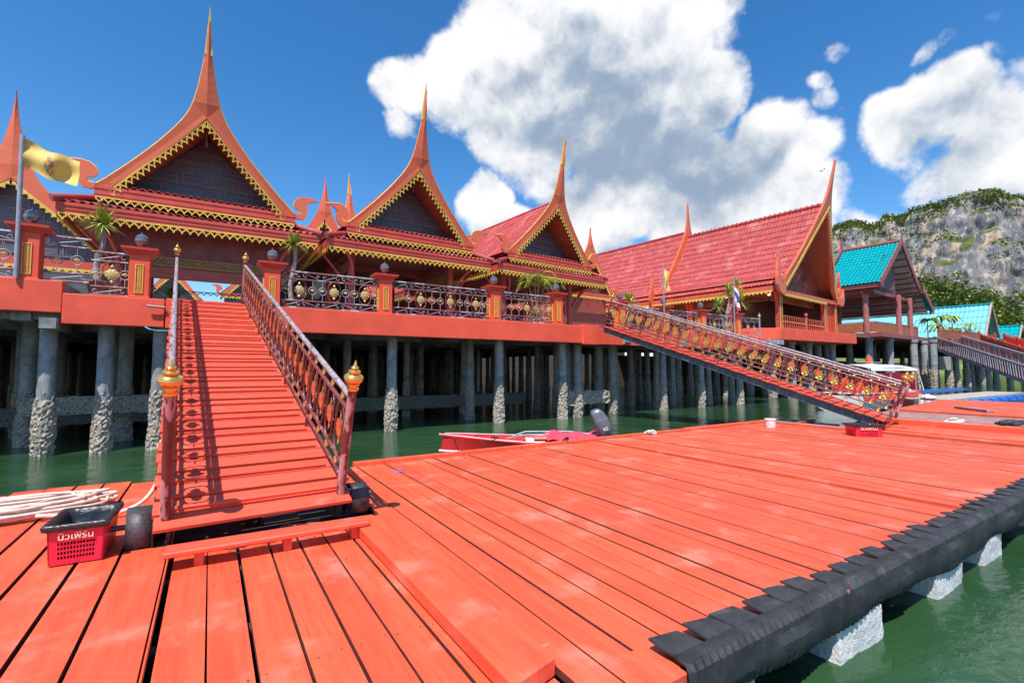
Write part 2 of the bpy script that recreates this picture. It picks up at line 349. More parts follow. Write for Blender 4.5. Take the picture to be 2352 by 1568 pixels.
for i,(x,y) in enumerate([(15.3,18.4),(16.6,18.2),(19.9,16.9),(23.0,16.9),(26.6,16.9),(17.9,19.5),(14.6,19.0),(16.4,17.0)]):
    pile(x,y,'grey concrete pile behind the far gangway','piles behind the far gangway',0,1.0,i)
rnd=random.Random(3); k=0
for row,y in enumerate((18.2,20.6,23.2,26.4,30,34,38.5,44,50)):
    x=-14+rnd.uniform(0,1.4)
    while x<28:
        if not (row<1 and (3.5<x<8.2 or 9.8<x<13)):
            pile(x,y+rnd.uniform(-.4,.4),'shaded concrete pile in the dark forest of piles under the pier','shaded piles under the pier',0,rnd.uniform(.8,1.1),k); k+=1
        x+=rnd.uniform(1.9,3.0)
def crust_beam(name,a,b_,lab,amp=.05,m=None):
    mb=MB(); a=Vector(a); b_=Vector(b_); d=(b_-a); nx,ny,nz=max(2,int(abs(d.x)/.13)),max(2,int(abs(d.y)/.13)),max(2,int(abs(d.z)/.11))
    rn=random.Random(5)
    for ax in range(3):
        i,j=[q for q in range(3) if q!=ax]; n_=[nx,ny,nz]
        for side in (0,1):
            vs=[]
            for p in range(n_[i]+1):
                for q in range(n_[j]+1):
                    v=Vector(a); v[i]+=d[i]*p/n_[i]; v[j]+=d[j]*q/n_[j]; v[ax]+=d[ax]*side
                    vs.append(v+Vector(noise.noise_vector(v*9))*amp)
            w_=n_[j]+1; fs=[(p*w_+q,(p+1)*w_+q,(p+1)*w_+q+1,p*w_+q+1) for p in range(n_[i]) for q in range(n_[j])]
            mb.add(vs,fs)
    return tag(mb.build(name,m or M_barn),lab,'beam')
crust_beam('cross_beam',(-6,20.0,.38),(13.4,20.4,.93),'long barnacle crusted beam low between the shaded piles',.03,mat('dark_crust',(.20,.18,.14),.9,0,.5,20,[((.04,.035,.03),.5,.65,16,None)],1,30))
crust_beam('cross_beam',(13.0,16.35,.55),(15.6,16.75,1.12),'short beam thick with pale sunlit barnacles right of the outboard motor',.09)
crust_beam('cross_beam',(-4.2,17.6,.85),(-1.0,17.9,1.35),'barnacled beam between the left piles',.04)
for i,x in enumerate((2.35,2.85)):
    mb=MB(); mb.tube([(x,20.5,1.6),(x,20.5,2.9)],.03,6); mb.cur=1; mb.tube([(x,20.5,2.9),(x,20.5,3.08)],.045,6); tag(mb.build('marker_pole',[M_galv,mat('red_cap',(.7,.05,.03))]),'thin pole with red top in the shade under the pier','pole','red topped poles under the pier')
pl_=MB(); pl_.tube([(13.4,25,.8),(13.4,25,3.2)],.06,6); tag(pl_.build('hanging_pipe',M_wht),'white pipe hanging in the dark under the pier','pipe')

# ---------- floating decks ----------
def planks(mb,x0,x1,y0,y1,z,wd,gap,th=.04,along='y',jit=.006,rnd=random.Random(1),ej=0):
    x=x0
    L0=(x1-x0) if along=='y' else (y1-y0); p=0
    while p<L0-.03:
        w_=min(wd*rnd.uniform(.92,1.08),L0-p); g=gap*rnd.choice((.5,.7,1.0,1.2,1.9)); dz=rnd.uniform(-jit,jit); tl=rnd.uniform(-.004,.004); e0=rnd.uniform(-ej,ej); e1=rnd.uniform(-ej,ej)
        if along=='y': a=[(x0+p,y0+e0),(x0+p+w_-g,y0+e0),(x0+p+w_-g+tl*2,y1+e1),(x0+p+tl*2,y1+e1)]
        else: a=[(x0+e0,y0+p+w_-g),(x0+e0,y0+p),(x1+e1,y0+p+tl*2),(x1+e1,y0+p+w_-g)]
        zz=[z+dz,z+dz+tl,z+dz+tl,z+dz]
        ns=6; vs=[];
        c=.004
        top=[Vector((q[0],q[1],k_)) for q,k_ in zip(a,zz)]; bot=[v-Vector((0,0,th)) for v in top]
        mb.add(top+bot,[(0,1,2,3)]); k0=len(mb.v)-8; mb.cur=1; mb.f+=[tuple(k0+i for i in f) for f in ((7,6,5,4),(0,4,5,1),(1,5,6,2),(2,6,7,3),(3,7,4,0))]; mb.mi+=[1]*5; mb.cur=0
        p+=w_
    return mb
def joists(mb,x0,x1,y0,y1,z,n,along='x'):
    for i in range(n):
        t_=(i+.5)/n
        if along=='x': y=y0+(y1-y0)*t_; mb.b2((x0,y-.05,z-.14),(x1,y+.05,z))
        else: x=x0+(x1-x0)*t_; mb.b2((x-.05,y0,z-.14),(x+.05,y1,z))
def pontoon(name,lab,build,loc=(0,0,0)):
    e=empty(name,loc,label=lab,cat='floating deck'); build(e); return e
def near_b(e):
    mb=MB(); rn=random.Random(11)
    # individually measured gaps between the broad near planks
    xs=[-.23,.03,.27,.52,.77,1.0,1.23,1.62]
    for a,b_ in zip(xs[:-1],xs[1:]):
        planks(mb,a+.004+rn.uniform(.003,.009),b_-.004-rn.uniform(.003,.009),-1.5,5.55,.45,9,0,.045,rnd=rn,jit=.005)
    mb.build('planks',[M_deck,M_gap],e)
    nl=MB()
    for yy in (.2,1.6,3.0,4.4):
        for xx in xs[:-1]:
            for dx in (.05,.19): nl.lathe([(.006,.448),(.006,.4545),(.001,.456)],8,(xx+dx+rn.uniform(-.01,.01),yy+rn.uniform(-.02,.02),0))
    tag(nl.build('nail_heads',mat('rusty_nail',(.20,.08,.05),.7),e),kind='stuff')
    mb=MB(); xs=[-.262,-.60,-.89,-1.2,-1.5,-1.8,-2.12,-2.42,-2.74,-3.05,-3.4,-3.7,-4.0]
    rn=random.Random(4)
    for a,b_ in zip(xs[:-1],xs[1:]):
        g=rn.uniform(.012,.034); planks(mb,b_+g/2,a-g/2,-1.5,8.75+rn.uniform(-.12,.12),.495,9,0,.045,rnd=rn,jit=.006)
    mb.build('raised_planks',[M_deck,M_gap],e)
    mb=MB(); mb.b2((-.2625,-1.5,.445),(-.252,8.7,.493)); mb.build('edge_strip',M_deck,e)
    for a,b_ in (((-.60,6.4,.50),(.1,8.95,.545)),((-2.9,8.5,.5),(-2.35,9.15,.56))):
        mb=MB(); mb.b2(a,b_); mb.build('loose_board',M_deck,e,bevel=.004)
    mb=MB(); joists(mb,-4,1.6,-1.3,8.7,.40,9); mb.b2((-4,-1.6,.02),(-3.8,8.6,.26)); mb.b2((-1.3,-1.5,-.1),(-.9,8.5,.26)); mb.b2((.6,-1.5,-.1),(1.0,8,.26))
    mb.build('joists',M_under,e)
    mb=MB(); mb.b2((-4,-1.4,.0),(1.55,8.0,.05)); mb.build('float_body',mat('dark_float',(.06,.05,.05),.9,0,.4,3),e)
pontoon('floating_deck','near orange plank deck with broad boards and dark gaps in front of the left gangway',near_b)
def mid_b(e):
    mb=MB(); rn=random.Random(21); x=1.63
    segs=[(1.63,7.33,.500),(7.385,9.92,.520),(9.95,14.1,.505)]
    for a,b_,z in segs:
        yt=8.12
        y0=1.78
        mb=MB(); planks(mb,a,b_,y0,yt,z,.235,.013,.045,rnd=rn,jit=.003); mb.build('planks',[M_deck,M_gap],e)
    for a,b_ in (((2.05,8.125,.42),(6.5,8.24,.565)),((6.53,8.14,.42),(10.5,8.26,.56)),((10.52,8.14,.42),(14.15,8.3,.57)),((14.12,5.75,.40),(14.24,8.13,.55)),((7.345,1.8,.44),(7.385,8.1,.53)),((9.925,1.8,.44),(9.948,8.1,.515))):
        mb=MB(); mb.b2(a,b_); mb.build('edge_board',M_deck,e,bevel=.006)
    mb=MB(); joists(mb,1.7,14,1.9,4.9,.40,4); joists(mb,1.7,14,5,8,.40,4); mb.b2((2,1.85,.2),(14,2.0,.40)); mb.build('joists',M_under,e)
    mb=MB(); mb.b2((1.64,2.1,.0),(14,4.7,.12)); mb.b2((1.8,4.7,.0),(14,7.9,.12)); mb.build('float_body',MATS['dark_float'],e)
pontoon('floating_deck','broad orange plank deck edged with black rubber on its water side',mid_b)
tb=MB(); tb.add([(1.30,2.05,.46),(1.62,2.13,.46),(1.60,5.15,.46),(1.28,5.1,.46),(1.30,2.05,.56),(1.62,2.13,.56),(1.60,5.15,.56),(1.28,5.1,.56)],[(0,3,2,1),(4,5,6,7),(0,1,5,4),(1,2,6,5),(2,3,7,6),(3,0,4,7)])
tag(tb.build('timber_beam',M_deck,bevel=.008),'thick orange painted timber lying loose along the plank deck','timber')
cb=MB(); cb.b2((1.95,1.72,.36),(2.18,2.02,.51)); tag(cb.build('corner_block',M_deck,bevel=.01),'orange wooden block at the deck corner beside the rubber edge','block')
# far decks
def far_b(e):
    mb=MB(); mb2=MB(); wp=MB(); rn=random.Random(31); x=14.95
    def ye(x): return 5.3 if x<16 else (6.7+(x-16)*.24 if x<21.4 else 8.0+(x-21.4)*.123)
    while x<32.7:
        w_=rn.uniform(.26,.36); tgt=wp if 17.75<x<22.6 else (mb if x<20 else mb2)
        z=.50+rn.uniform(-.006,.006)-(.03 if 17.75<x<22.6 else 0)
        tgt.b2((x,-1,z-.05),(x+w_-.015,ye(x),z)); x+=w_
    mb.build('planks',M_deck,e); mb2.build('planks',M_deck,e); wp.build('weathered_planks',mat('worn_grey_boards',(.34,.16,.14),.6,0,.25,2,[((.52,.42,.42),.5,.75,4,(6,1,1))],.3,16),e)
    for a,b_ in (((14.2,-1,.42),(14.42,5.35,.56)),((14.45,-1,.46),(14.92,5.3,.60)),((17.0,-1,.50),(17.35,6.6,.64)),((17.4,-1,.46),(17.7,6.8,.56)),((22.65,-1,.50),(22.8,7.9,.56))):
        mb=MB(); mb.b2(a,b_); mb.build('edge_board',M_deck,e,bevel=.01)
    mb=MB(); mb.b2((14.4,-1,.0),(32.5,4.8,.42)); mb.b2((18,4.81,.0),(32.5,7,.42)); mb.build('float_body',MATS['dark_float'],e)
    mb=MB(); mb.box((25,6.2,.56),(1.9,.35,.08),.75); mb.build('loose_board',MATS['worn_grey_boards'],e)
pontoon('floating_deck','far orange deck with grey worn walkway and raised edge boards behind the far basket',far_b)
cl=MB(); cl.b2((14.26,5.9,.50),(14.40,8.35,.56)); tag(cl.build('aluminium_plank',M_galv),'grey metal plank lying along the deck edge right of the white bucket','plank')

# ---------- rubber fenders ----------
def fender(x0,x1,lab,seed,top=.515,droop=.235,y0=1.775):
    rn=random.Random(seed); e=empty('rubber_fender',((x0+x1)/2,y0,top),label=lab,cat='rubber fender',group='rubber strips along the deck edge')
    cx=(x0+x1)/2; n=max(3,round((x1-x0)/.27)); mb=MB()
    prof=[(.03,.016),(-.054,.012),(-.066,-.008),(-.067,-.05),(-.069,-.10),(-.069,-.15),(-.060,-droop+.04),(-.052,-droop+.015),(-.045,-droop)]
    N=int((x1-x0)/.032); vs=[]
    for i in range(N+1):
        x=x0+(x1-x0)*i/N-cx; groove=(.0 if i%2 else .013)
        wob=.012*math.sin(x*7+seed)+.012*math.sin(x*3.1)
        for j,(py,pz) in enumerate(prof):
            vs.append((x,py+groove*(j in (1,2,3,6,7,8))+.004*(i%5==0)+wob*(j>3),pz-(.022*math.sin(x*2.2+seed)+.01*math.sin(x*6) if j>5 else 0)-groove*.5*(j in (1,2))))
    w_=len(prof); fs=[(i*w_+j,(i+1)*w_+j,(i+1)*w_+j+1,i*w_+j+1) for i in range(N) for j in range(w_-1)]
    mb.add(vs,fs); o=mb.build('fender_body',M_rub,e,24); so_=o.modifiers.new('solid','SOLIDIFY'); so_.thickness=.022; so_.offset=-1
    fl=MB()
    for i in range(n):
        a=x0+(x1-x0)*i/n-cx+.01; b_=x0+(x1-x0)*(i+1)/n-cx-.012; tw=rn.uniform(-.03,.03); up=rn.uniform(.012,.035); dp=rn.uniform(.16,.215)
        V=[(a,-.045,.030),(b_,-.045,.030),(b_+tw,dp*.5,.03),(a+tw,dp*.5,.034+up*.3),(b_+tw*1.6,dp,.026),(a+tw*1.6,dp+rn.uniform(-.02,.02),.03+up)]
        V+= [(p[0],p[1],p[2]-.014) for p in V]
        fl.add(V,[(0,1,2,3),(3,2,4,5),(9,8,7,6),(11,10,8,9),(5,4,10,11),(0,3,9,6),(3,5,11,9),(1,7,8,2),(2,8,10,4)])
    for i,(a_) in enumerate([0]): fl.build('fender_flaps',M_rub,e)
fender(2.18,4.98,'nearest black rubber strip with cut flaps nailed over the deck edge',1)
fender(5.0,8.0,'second black rubber strip with a worn hole at its lower edge',2,.52,.27)
fender(8.05,11.4,'third black ribbed rubber strip at the right picture edge',3,.52,.27)
fender(11.5,16,'farthest black rubber strip along the deck edge',5,.50,.27)
def foam(x0,x1,y0,y1,zt,lab,seed):
    mb=MB(); rn=random.Random(seed); a=Vector((x0,y0,-.25)); d=Vector((x1-x0,y1-y0,zt+.25)); n_=[12,10,12]
    for ax in range(3):
        i,j=[q for q in range(3) if q!=ax]
        for side in (0,1):
            vs=[]
            for p in range(n_[i]+1):
                for q in range(n_[j]+1):
                    v=Vector(a); v[i]+=d[i]*p/n_[i]; v[j]+=d[j]*q/n_[j]; v[ax]+=d[ax]*side
                    k_=Vector(noise.noise_vector(v*2.5+Vector((seed,0,0))))*.022+Vector(noise.noise_vector(v*11))*.012
                    vs.append(v+k_)
            w_=n_[j]+1; mb.add(vs,[(p*w_+q,(p+1)*w_+q,(p+1)*w_+q+1,p*w_+q+1) for p in range(n_[i]) for q in range(n_[j])])
    tag(mb.build('foam_float',M_foam,None,60),lab,'foam block','foam floats under the deck edge')
foam(2.15,2.80,1.735,2.6,.25,'white foam float partly cut off at the bottom edge of the photo',1)
foam(3.85,4.52,1.735,2.6,.25,'large white foam float with crusty waterline under the nearest rubber strip',2)
foam(5.68,6.36,1.735,2.6,.25,'cracked white foam float under the second rubber strip',3)
foam(7.05,7.68,1.735,2.6,.25,'farthest white foam float near the right picture edge',4)
foam(9.3,10.0,1.8,2.6,.30,'white foam float beyond the right picture edge',6)

# ---------- gangways ----------
FIN=[(.052,0),(.062,.01),(.062,.028),(.048,.034),(.048,.05),(.066,.06),(.066,.075),(.05,.085),(.085,.10),(.098,.13),(.098,.15),(.08,.172),(.045,.185),(.062,.195),(.062,.212),(.032,.228),(.04,.24),(.04,.252),(.02,.268),(.016,.285),(.008,.31),(.001,.33)]
def rosette_mesh(r=.115,th=.028,pet=10):
    mb=MB(); n=pet*4; P=[]
    for k in range(n):
        a=2*PI*k/n; rr=r*(.86+.14*abs(math.cos(a*pet/2)))
        P.append((rr*math.cos(a),rr*math.sin(a)))
    I=[(p[0]*.45,p[1]*.45) for p in P]
    vs=[(x,z,y) for (x,y),z in zip(P,[0]*n)]+[(x*.8,-th*(.8+.3*(k%4==0)),y*.8) for k,(x,y) in enumerate(P)]+[(x,-th*.5,y) for x,y in I]+[(0,-th*1.3,0)]
    fs=[(k,(k+1)%n,n+(k+1)%n,n+k) for k in range(n)]+[(n+k,n+(k+1)%n,2*n+(k+1)%n,2*n+k) for k in range(n)]+[(2*n+k,2*n+(k+1)%n,3*n) for k in range(n)]
    mb.add(vs,fs); 
    for s_ in (1,-1):   # leaf tips above and below
        mb.add([(0,0,s_*.10),(.035,-.008,s_*.15),(0,0,s_*.215),(-.035,-.008,s_*.15),(0,-.026,s_*.15)],[(0,1,4),(1,2,4),(2,3,4),(3,0,4),(0,3,2,1)])
    mb.cur=1; mb.add([(x*.93,.006,y*.93) for x,y in P]+[(0,.012,0)],[(k,n,(k+1)%n) for k in range(n)])
    return mb.mesh('rosette',[M_goldm,mat('orange_back_paint',(.62,.12,.04),.5,0,.2,9)])
ROS=rosette_mesh(); 
def ringorn():
    mb=MB(); mb.tube([(.042*math.cos(a*PI/5),0,.042*math.sin(a*PI/5)) for a in range(10)],.009,6,True)
    for k in range(3): a=k*PI/3; mb.tube([(-.035*math.cos(a),0,-.035*math.sin(a)),(.035*math.cos(a),0,.035*math.sin(a))],.006,4)
    return mb.mesh('ring_ornament',M_goldm)
RNG=ringorn()
fb=MB(); fb.lathe(FIN,18); FINM=fb.mesh('finial',M_goldm,50)
def stadium(w_,h_,n=8):
    r=w_/2; P=[]
    for k in range(n+1): a=PI*k/n; P.append((r*math.cos(a),h_/2-r+r*math.sin(a)))
    for k in range(n+1): a=PI+PI*k/n; P.append((r*math.cos(a),-h_/2+r+r*math.sin(a)))
    return P
def gangway(org,top,W_,lab,n_ov,out):
    org=Vector(org); d=Vector(top)-org; L=d.length; yaw=math.atan2(-d.x,d.y); sl_=math.asin(d.z/L)
    e=empty('gangway',org,(sl_,0,yaw),lab,'gangway','gangways between pier and floating deck')
    mb=MB(); rn=random.Random(8); p=.05; i=0
    while p<L-.05:
        w_=.262; z=.012 if i%2 else 0; ov=rn.uniform(-.015,.015)
        mb.add([(-W_/2-.09+ov,p+.008,z-.035),(W_/2+.07+ov,p+.008,z-.035),(W_/2+.07+ov,p+w_-.012,z-.035),(-W_/2-.09+ov,p+w_-.012,z-.035),
                (-W_/2-.09+ov,p+.008,z+.012),(W_/2+.07+ov,p+.008,z+.012),(W_/2+.07+ov,p+w_-.012,z),(-W_/2-.09+ov,p+w_-.012,z)],[(3,2,1,0),(4,5,6,7),(0,1,5,4),(1,2,6,5),(2,3,7,6),(3,0,4,7)])
        if i%2==0: mb.b2((-W_/2-.02,p+.02,.013),(W_/2-.02,p+.065,.042))
        p+=w_; i+=1
    mb.build('treads',M_deckX,e,bevel=.003)
    mb=MB()
    for s_ in (-1,1):
        x=s_*(W_/2-.02); mb.b2((x-.04,.3,-.26),(x+.04,L,-.245)); mb.b2((x-.006,.3,-.245),(x+.006,L,-.05)); mb.b2((x-.04,.3,-.05),(x+.04,L,-.038))
    for q in range(9): mb.b2((-W_/2+.05,.5+q*(L-1)/8,-.2),(W_/2-.05,.56+q*(L-1)/8,-.06))
    mb.build('steel_frame',M_steel,e)
    zr=[.17,.32,.94,1.10]
    for s_ in (-1,1):
        x=s_*W_/2; mb=MB()
        mb.tube([(x,.0,zr[0]),(x,L-.05,zr[0])],.02,8); mb.tube([(x,.0,zr[1]),(x,L-.05,zr[1])],.022,8); mb.tube([(x,.0,zr[2]),(x,L-.05,zr[2])],.024,8)
        npan=6; per=n_ov/npan; step_=(L-.2)/n_ov
        for k_ in range(n_ov):
            y=.1+step_*(k_+.5); mb.tube([(x,y+a,.63+b_) for a,b_ in stadium(.29,.60)],.0115,6,True)
            mb.tube([(x,y-.145,.63),(x,y-.15-.5*(step_-.29),.63)],.008,5)
        rl=mb.build('railing',M_rail,e,60)
        hb=MB(); hb.tube([(x,-.02,zr[3]),(x,L-.04,zr[3])],.034,10); hb.build('handrail',M_railg,rl,60)
        for k_ in range(1,npan):
            y=.1+step_*n_ov*k_/npan; pb=MB(); pb.box((x,y,.545),(.035,.035,1.10)); pb.build('post',M_rail,rl)
        for y in (0,L-.03):
            pb=MB(); pb.tube([(x,y,-.05),(x,y,1.18)],.044 if y==0 else .037,14); pb.build('post',M_post,rl,60)
            inst('finial',FINM,rl,(x,y,1.18),scale=(1,1,1) if y==0 else (.9,.9,.95))
        for k_ in range(n_ov):
            y=.1+step_*(k_+.5); inst('rosette',ROS,rl,(x,y,.63),(0,0,PI/2 if s_>0 else -PI/2))
            inst('ring_ornament',RNG,rl,(x,y,1.015),(0,0,PI/2)); inst('ring_ornament',RNG,rl,(x,y,.245),(0,0,PI/2))
    return e,L
g1,L1=gangway((.47,5.45,.755),(-.06,15.4,3.93),1.55,'near orange stepped gangway rising to the gate pavilion between worn plum railings',24,0)
for s_,cx_,cy_,cz_,rr in ((-1,-.965,.20,-.20,.205),(1,1.00,.12,-.17,.175)):
    mb=MB(); xa=cx_-.095; xb=cx_+.095; arc=[]
    for k in range(19):
        a=R(-95+k*(262/18)); arc.append((cy_-rr*math.cos(a),cz_+rr*math.sin(a)))
    vs=[]
    for (y,z) in arc: vs+= [(xa,y,z),(xb,y,z)]
    mb.add(vs,[(2*i,2*i+1,2*i+3,2*i+2) for i in range(18)])
    o=mb.build('roller_guard',M_guard,g1,60); q=o.modifiers.new('s','SOLIDIFY'); q.thickness=.012
    rb=MB(); rb.tube([(xa+.02,cy_,cz_),(xb-.02,cy_,cz_)],rr*.55,16); rb.build('roller',M_under,o,40)
    rb=MB(); rb.tube([(xa-.20 if s_<0 else xa-.2,cy_+.02,cz_+.03),(xb if s_<0 else xb+.10,cy_+.02,cz_+.03)],.026,10); rb.build('axle',M_steel,o,40)
    ch=MB(); xi=xb if s_<0 else xa-.12; ch.b2((xi,-.02,-.30),(xi+.012,.5,-.05)); ch.b2((xi,.44,-.28),(xi+.12,.45,-.05)); ch.b2((xi+.108,-.02,-.28),(xi+.12,.5,-.05)); ch.b2((xi,-.02,-.285),(xi+.12,.5,-.275)); ch.build('steel_channel',M_guard,g1)
mb=MB(); mb.b2((-.86,-.16,-.045),(.86,.045,-.005)); mb.build('bottom_tread',M_deckX,g1,bevel=.006)
g2,L2=gangway((17.02,6.05,.62),(14.9,15.3,3.93),1.5,'far orange gangway with gold flowers on its railings descending to the far deck',24,1)
mb=MB(); mb.b2((-.8,-.28,-.22),(.8,.06,-.17)); mb.build('bottom_tread',M_deckX,g2); 
# bench step
e=empty('step_plank',(.55,4.93,.45),(0,0,R(-1.5)),'low orange step plank on short legs at the foot of the near gangway','step')
mb=MB(); mb.b2((-.83,-.11,.115),(.83,.12,.16)); mb.build('tread',M_deckX,e,bevel=.01)
for x in (-.58,.10,.70):
    mb=MB(); mb.b2((x-.035,-.06,.0),(x+.035,.10,.115)); mb.build('leg',M_deck,e,bevel=.004)
mb=MB(); rn=random.Random(2)
for k in range(9):
    p=Vector((.55+rn.uniform(-.2,.4),5.25+rn.uniform(-.1,.15),.47)); mb.tube(spline([p+Vector((rn.uniform(-.25,.25),rn.uniform(-.1,.1),rn.uniform(0,.05))) for _ in range(6)],4),.004,5)
tag(mb.build('frayed_cord',mat('dull_cord',(.30,.22,.18),.9)),'tangle of frayed cord lying under the foot of the near gangway','cord')

# ---------- balustrade on the pier ----------
def scrollwork(mb,x0,x1,z,h,y=0,n=None):
    n=n or max(1,round((x1-x0)/.62)); w_=(x1-x0)/n
    for i in range(n):
        c=x0+w_*(i+.5); f=1 if i%2 else -1; pts=[]
        for k in range(26):
            t_=k/25; pts.append(k)
        def spiral(cx,cz,r0,a0,turn,s_):
            return [(cx+s_*r0*(1-.75*q/12)*math.cos(a0+turn*q/12),y,cz+r0*(1-.75*q/12)*math.sin(a0+turn*q/12)) for q in range(13)]
        r=h*.36
        A=spiral(c-w_*.5+r*1.25,z+f*0,r,f*PI/2,-f*PI*1.6*-1,1)
        B=spiral(c+w_*.5-r*1.25,z,r,-f*PI/2,f*PI*1.6,-1)
        B=[(2*(c+w_*.5-r*1.25)-p[0] if False else p[0],p[1],p[2]) for p in B]
        mid=[(c-w_*.5+r*1.25,y,z+f*r)]
        path=list(reversed(A))+[(c,y,z)]+B
        mb.tube(path,.009,5)
def med_mesh(kind):
    mb=MB()
    if kind=='big':
        n=24; P=[]
        for k in range(n): a=2*PI*k/n; r=.15*(1 if k%3 else .84); P.append((r*math.cos(a),r*math.sin(a)))
        mb.add([(x,0,z) for x,z in P]+[(x*.5,-.02,z*.5) for x,z in P]+[(0,-.03,0)],[(k,(k+1)%n,n+(k+1)%n,n+k) for k in range(n)]+[(n+k,n+(k+1)%n,2*n) for k in range(n)]+[tuple(range(n-1,-1,-1))])
        for s_ in (1,-1): mb.add([(0,0,s_*.14),(.04,-.01,s_*.19),(.0,0,s_*.26),(-.04,-.01,s_*.19),(0,-.025,s_*.19)],[(0,1,4),(1,2,4),(2,3,4),(3,0,4),(0,3,2,1)])
        return mb.mesh('medallion',M_gold)
    for dx,h_,w_ in ((0,.075,.02),(-.03,.05,.018),(.03,.05,.018),(-.055,.028,.016),(.055,.028,.016)):
        mb.add([(dx*.3,-.01,-.04),(dx+w_,-.014,h_*.4),(dx*1.15,-.006,h_),(dx-w_,-.014,h_*.4),(dx*.8,-.022,h_*.4)],[(0,1,4),(1,2,4),(2,3,4),(3,0,4),(0,3,2,1)])
    return mb.mesh('lotus',M_gold)
MEDB,MEDS=med_mesh('big'),med_mesh('s')
_m=MB(); _m.tube([(.115*math.cos(a*PI/9),0,.575+.115*math.sin(a*PI/9)) for a in range(18)],.012,6,True); _m.tube([(0,0,.25),(0,0,.46)],.011,6); _m.tube([(0,0,.69),(0,0,.90)],.011,6); RB=_m.mesh('ring_bar',M_galv,60)
_m=MB(); _m.tube([(a,0,.575+b_) for a,b_ in stadium(.37,.62,9)],.013,6,True); OF=_m.mesh('oval_frame',M_rail,60)
def balus(xa,xb,y,z,pat,lab,ex=0):
    e=empty('balustrade_panel',((xa+xb)/2,y,z),label=lab,cat='balustrade',group='balustrade panels along the pier'); w_=xb-xa; h=w_/2
    for zz,r in ((1.12,.028),(.90,.021),(.25,.021),(.04,.024)):
        mb=MB(); mb.tube([(-h,0,zz),(h,0,zz)],r,8); mb.build('rail',mat('plum_grey_rail',(.24,.08,.09),.4,0,.25,4,[((.42,.42,.48),.52,.58,2.2,(1,1,1))],.1,30),e,60)
    for zz,hh in ((1.01,.2),(.145,.18)): mb=MB(); scrollwork(mb,-h+.02,h-.02,zz,hh); mb.build('scrollwork',M_galv,e,60)
    for k_,f in pat:
        x=-h+w_*f
        o=inst('ring_bar' if k_=='s' else 'oval_frame',RB if k_=='s' else OF,e,(x,0,0))
        inst('lotus' if k_=='s' else 'medallion',MEDS if k_=='s' else MEDB,o,(0,0,.575))
    return e
def pillar(x,y,z,lab,s=.42):
    e=empty('balustrade_pillar',(x,y,z),label=lab,cat='pillar',group='red pillars of the pier balustrade')
    mb=MB(); mb.b2((-s/2,-s/2,0),(s/2,s/2,1.12)); mb.b2((-s/2-.02,-s/2-.02,0),(s/2+.02,s/2+.02,.04)); mb.build('shaft',M_pillar,e,bevel=.006)
    mb=MB()
    for a,b_,z0,z1 in ((.02,.06,1.10,1.15),(.06,.15,1.15,1.24),(.17,.18,1.24,1.30)):
        V=[(sx*(s/2+q),sy*(s/2+q*.6),zz) for zz,q in ((z0,a),(z1,b_)) for sx,sy in ((-1,-1),(1,-1),(1,1),(-1,1))]
        mb.add(V,[(3,2,1,0),(4,5,6,7),(0,1,5,4),(1,2,6,5),(2,3,7,6),(3,0,4,7)])
    mb.build('cap',mat('red_cap_paint',(.62,.055,.035),.45,0,.1,3),e)
    for r in ((0,-s/2-.008,0),(-s/2-.008,0,-PI/2)):
        mb=MB()
        for a in ((-.085,-.012,.12,-.065,.012,.86),(.065,-.012,.12,.085,.012,.86),(-.065,-.012,.12,.065,.012,.14),(-.065,-.012,.84,.065,.012,.86)): mb.b2(a[:3],a[3:])
        rn=random.Random(3)
        for i in range(22):
            zz=.16+i*.031; mb.b2((-.04,-.004,zz),(-.004,.0,zz+.02)); mb.b2((.004,-.004,zz+.008),(.04,.0,zz+.026))
        o=mb.build('gold_panel',M_yel,e); o.location=(r[0],r[1],0); o.rotation_euler=(0,0,r[2])
    mb=MB(); mb.lathe([(.05,0),(.035,.02),(.02,.05),(.02,.08),(.05,.09)],12); 
    for i in range(1): mb.lathe([(.05,.09),(.11,.13),(.145,.20),(.15,.25),(.13,.33),(.07,.385),(.02,.40),(.018,.44),(.001,.46)],10)
    o=mb.build('glass_globe',M_glass,e,20); o.location=(0,0,1.30)
    return e
PX=[(-3.72,FY+.24,4.20,'red pillar with peeling paint beside the tall flag pole at the far left'),(-1.62,FY+.24,3.925,'red peeling pillar just left of the near gangway'),
    (1.46,FY+.24,3.92,'red peeling pillar just right of the near gangway top'),(4.82,FY+.24,3.92,'red pillar between the two long balustrade panels'),
    (9.02,FY+.24,3.92,'red pillar left of the feathery palm'),(11.98,FY+.24,3.92,'red pillar right of the feathery palm near the pier corner')]
for p in PX: pillar(*p)
for i,x in enumerate((16.0,19.0,21.9,25.0)): pillar(x,FY+.62,3.92,['first','second','third','fourth'][i]+' red pillar behind the far gangway counted from the pier corner',.42)
yb=FY+.22
balus(1.69,4.59,yb,3.92,[('s',.05),('B',.18),('s',.31),('s',.41),('B',.53),('s',.65),('s',.745),('B',.86),('s',.97)],'long balustrade panel right of the near gangway with three gold medallions')
balus(5.05,8.80,yb,3.92,[('s',.07),('s',.165),('B',.28),('s',.39),('s',.475),('B',.58),('s',.68),('s',.76),('B',.855),('s',.925),('s',.985)],'longest balustrade panel in the middle of the pier with grey worn top rail')
balus(9.26,11.75,yb,3.92,[('B',.05),('s',.22),('s',.36),('B',.52),('s',.70),('s',.83),('B',.95)],'balustrade panel in front of the feathery palm')
balus(-3.49,-2.62,yb,4.20,[('s',.30),('s',.72)],'short raised balustrade panel right of the leftmost pillar')
balus(-2.60,-1.85,yb,3.925,[('s',.14),('B',.55),('s',.9)],'short balustrade panel with one large medallion left of the near gangway')
balus(-6.6,-3.94,yb,4.20,[('B',.1),('s',.25),('s',.4),('B',.57),('s',.76),('s',.92)],'balustrade panel cut by the left picture edge')
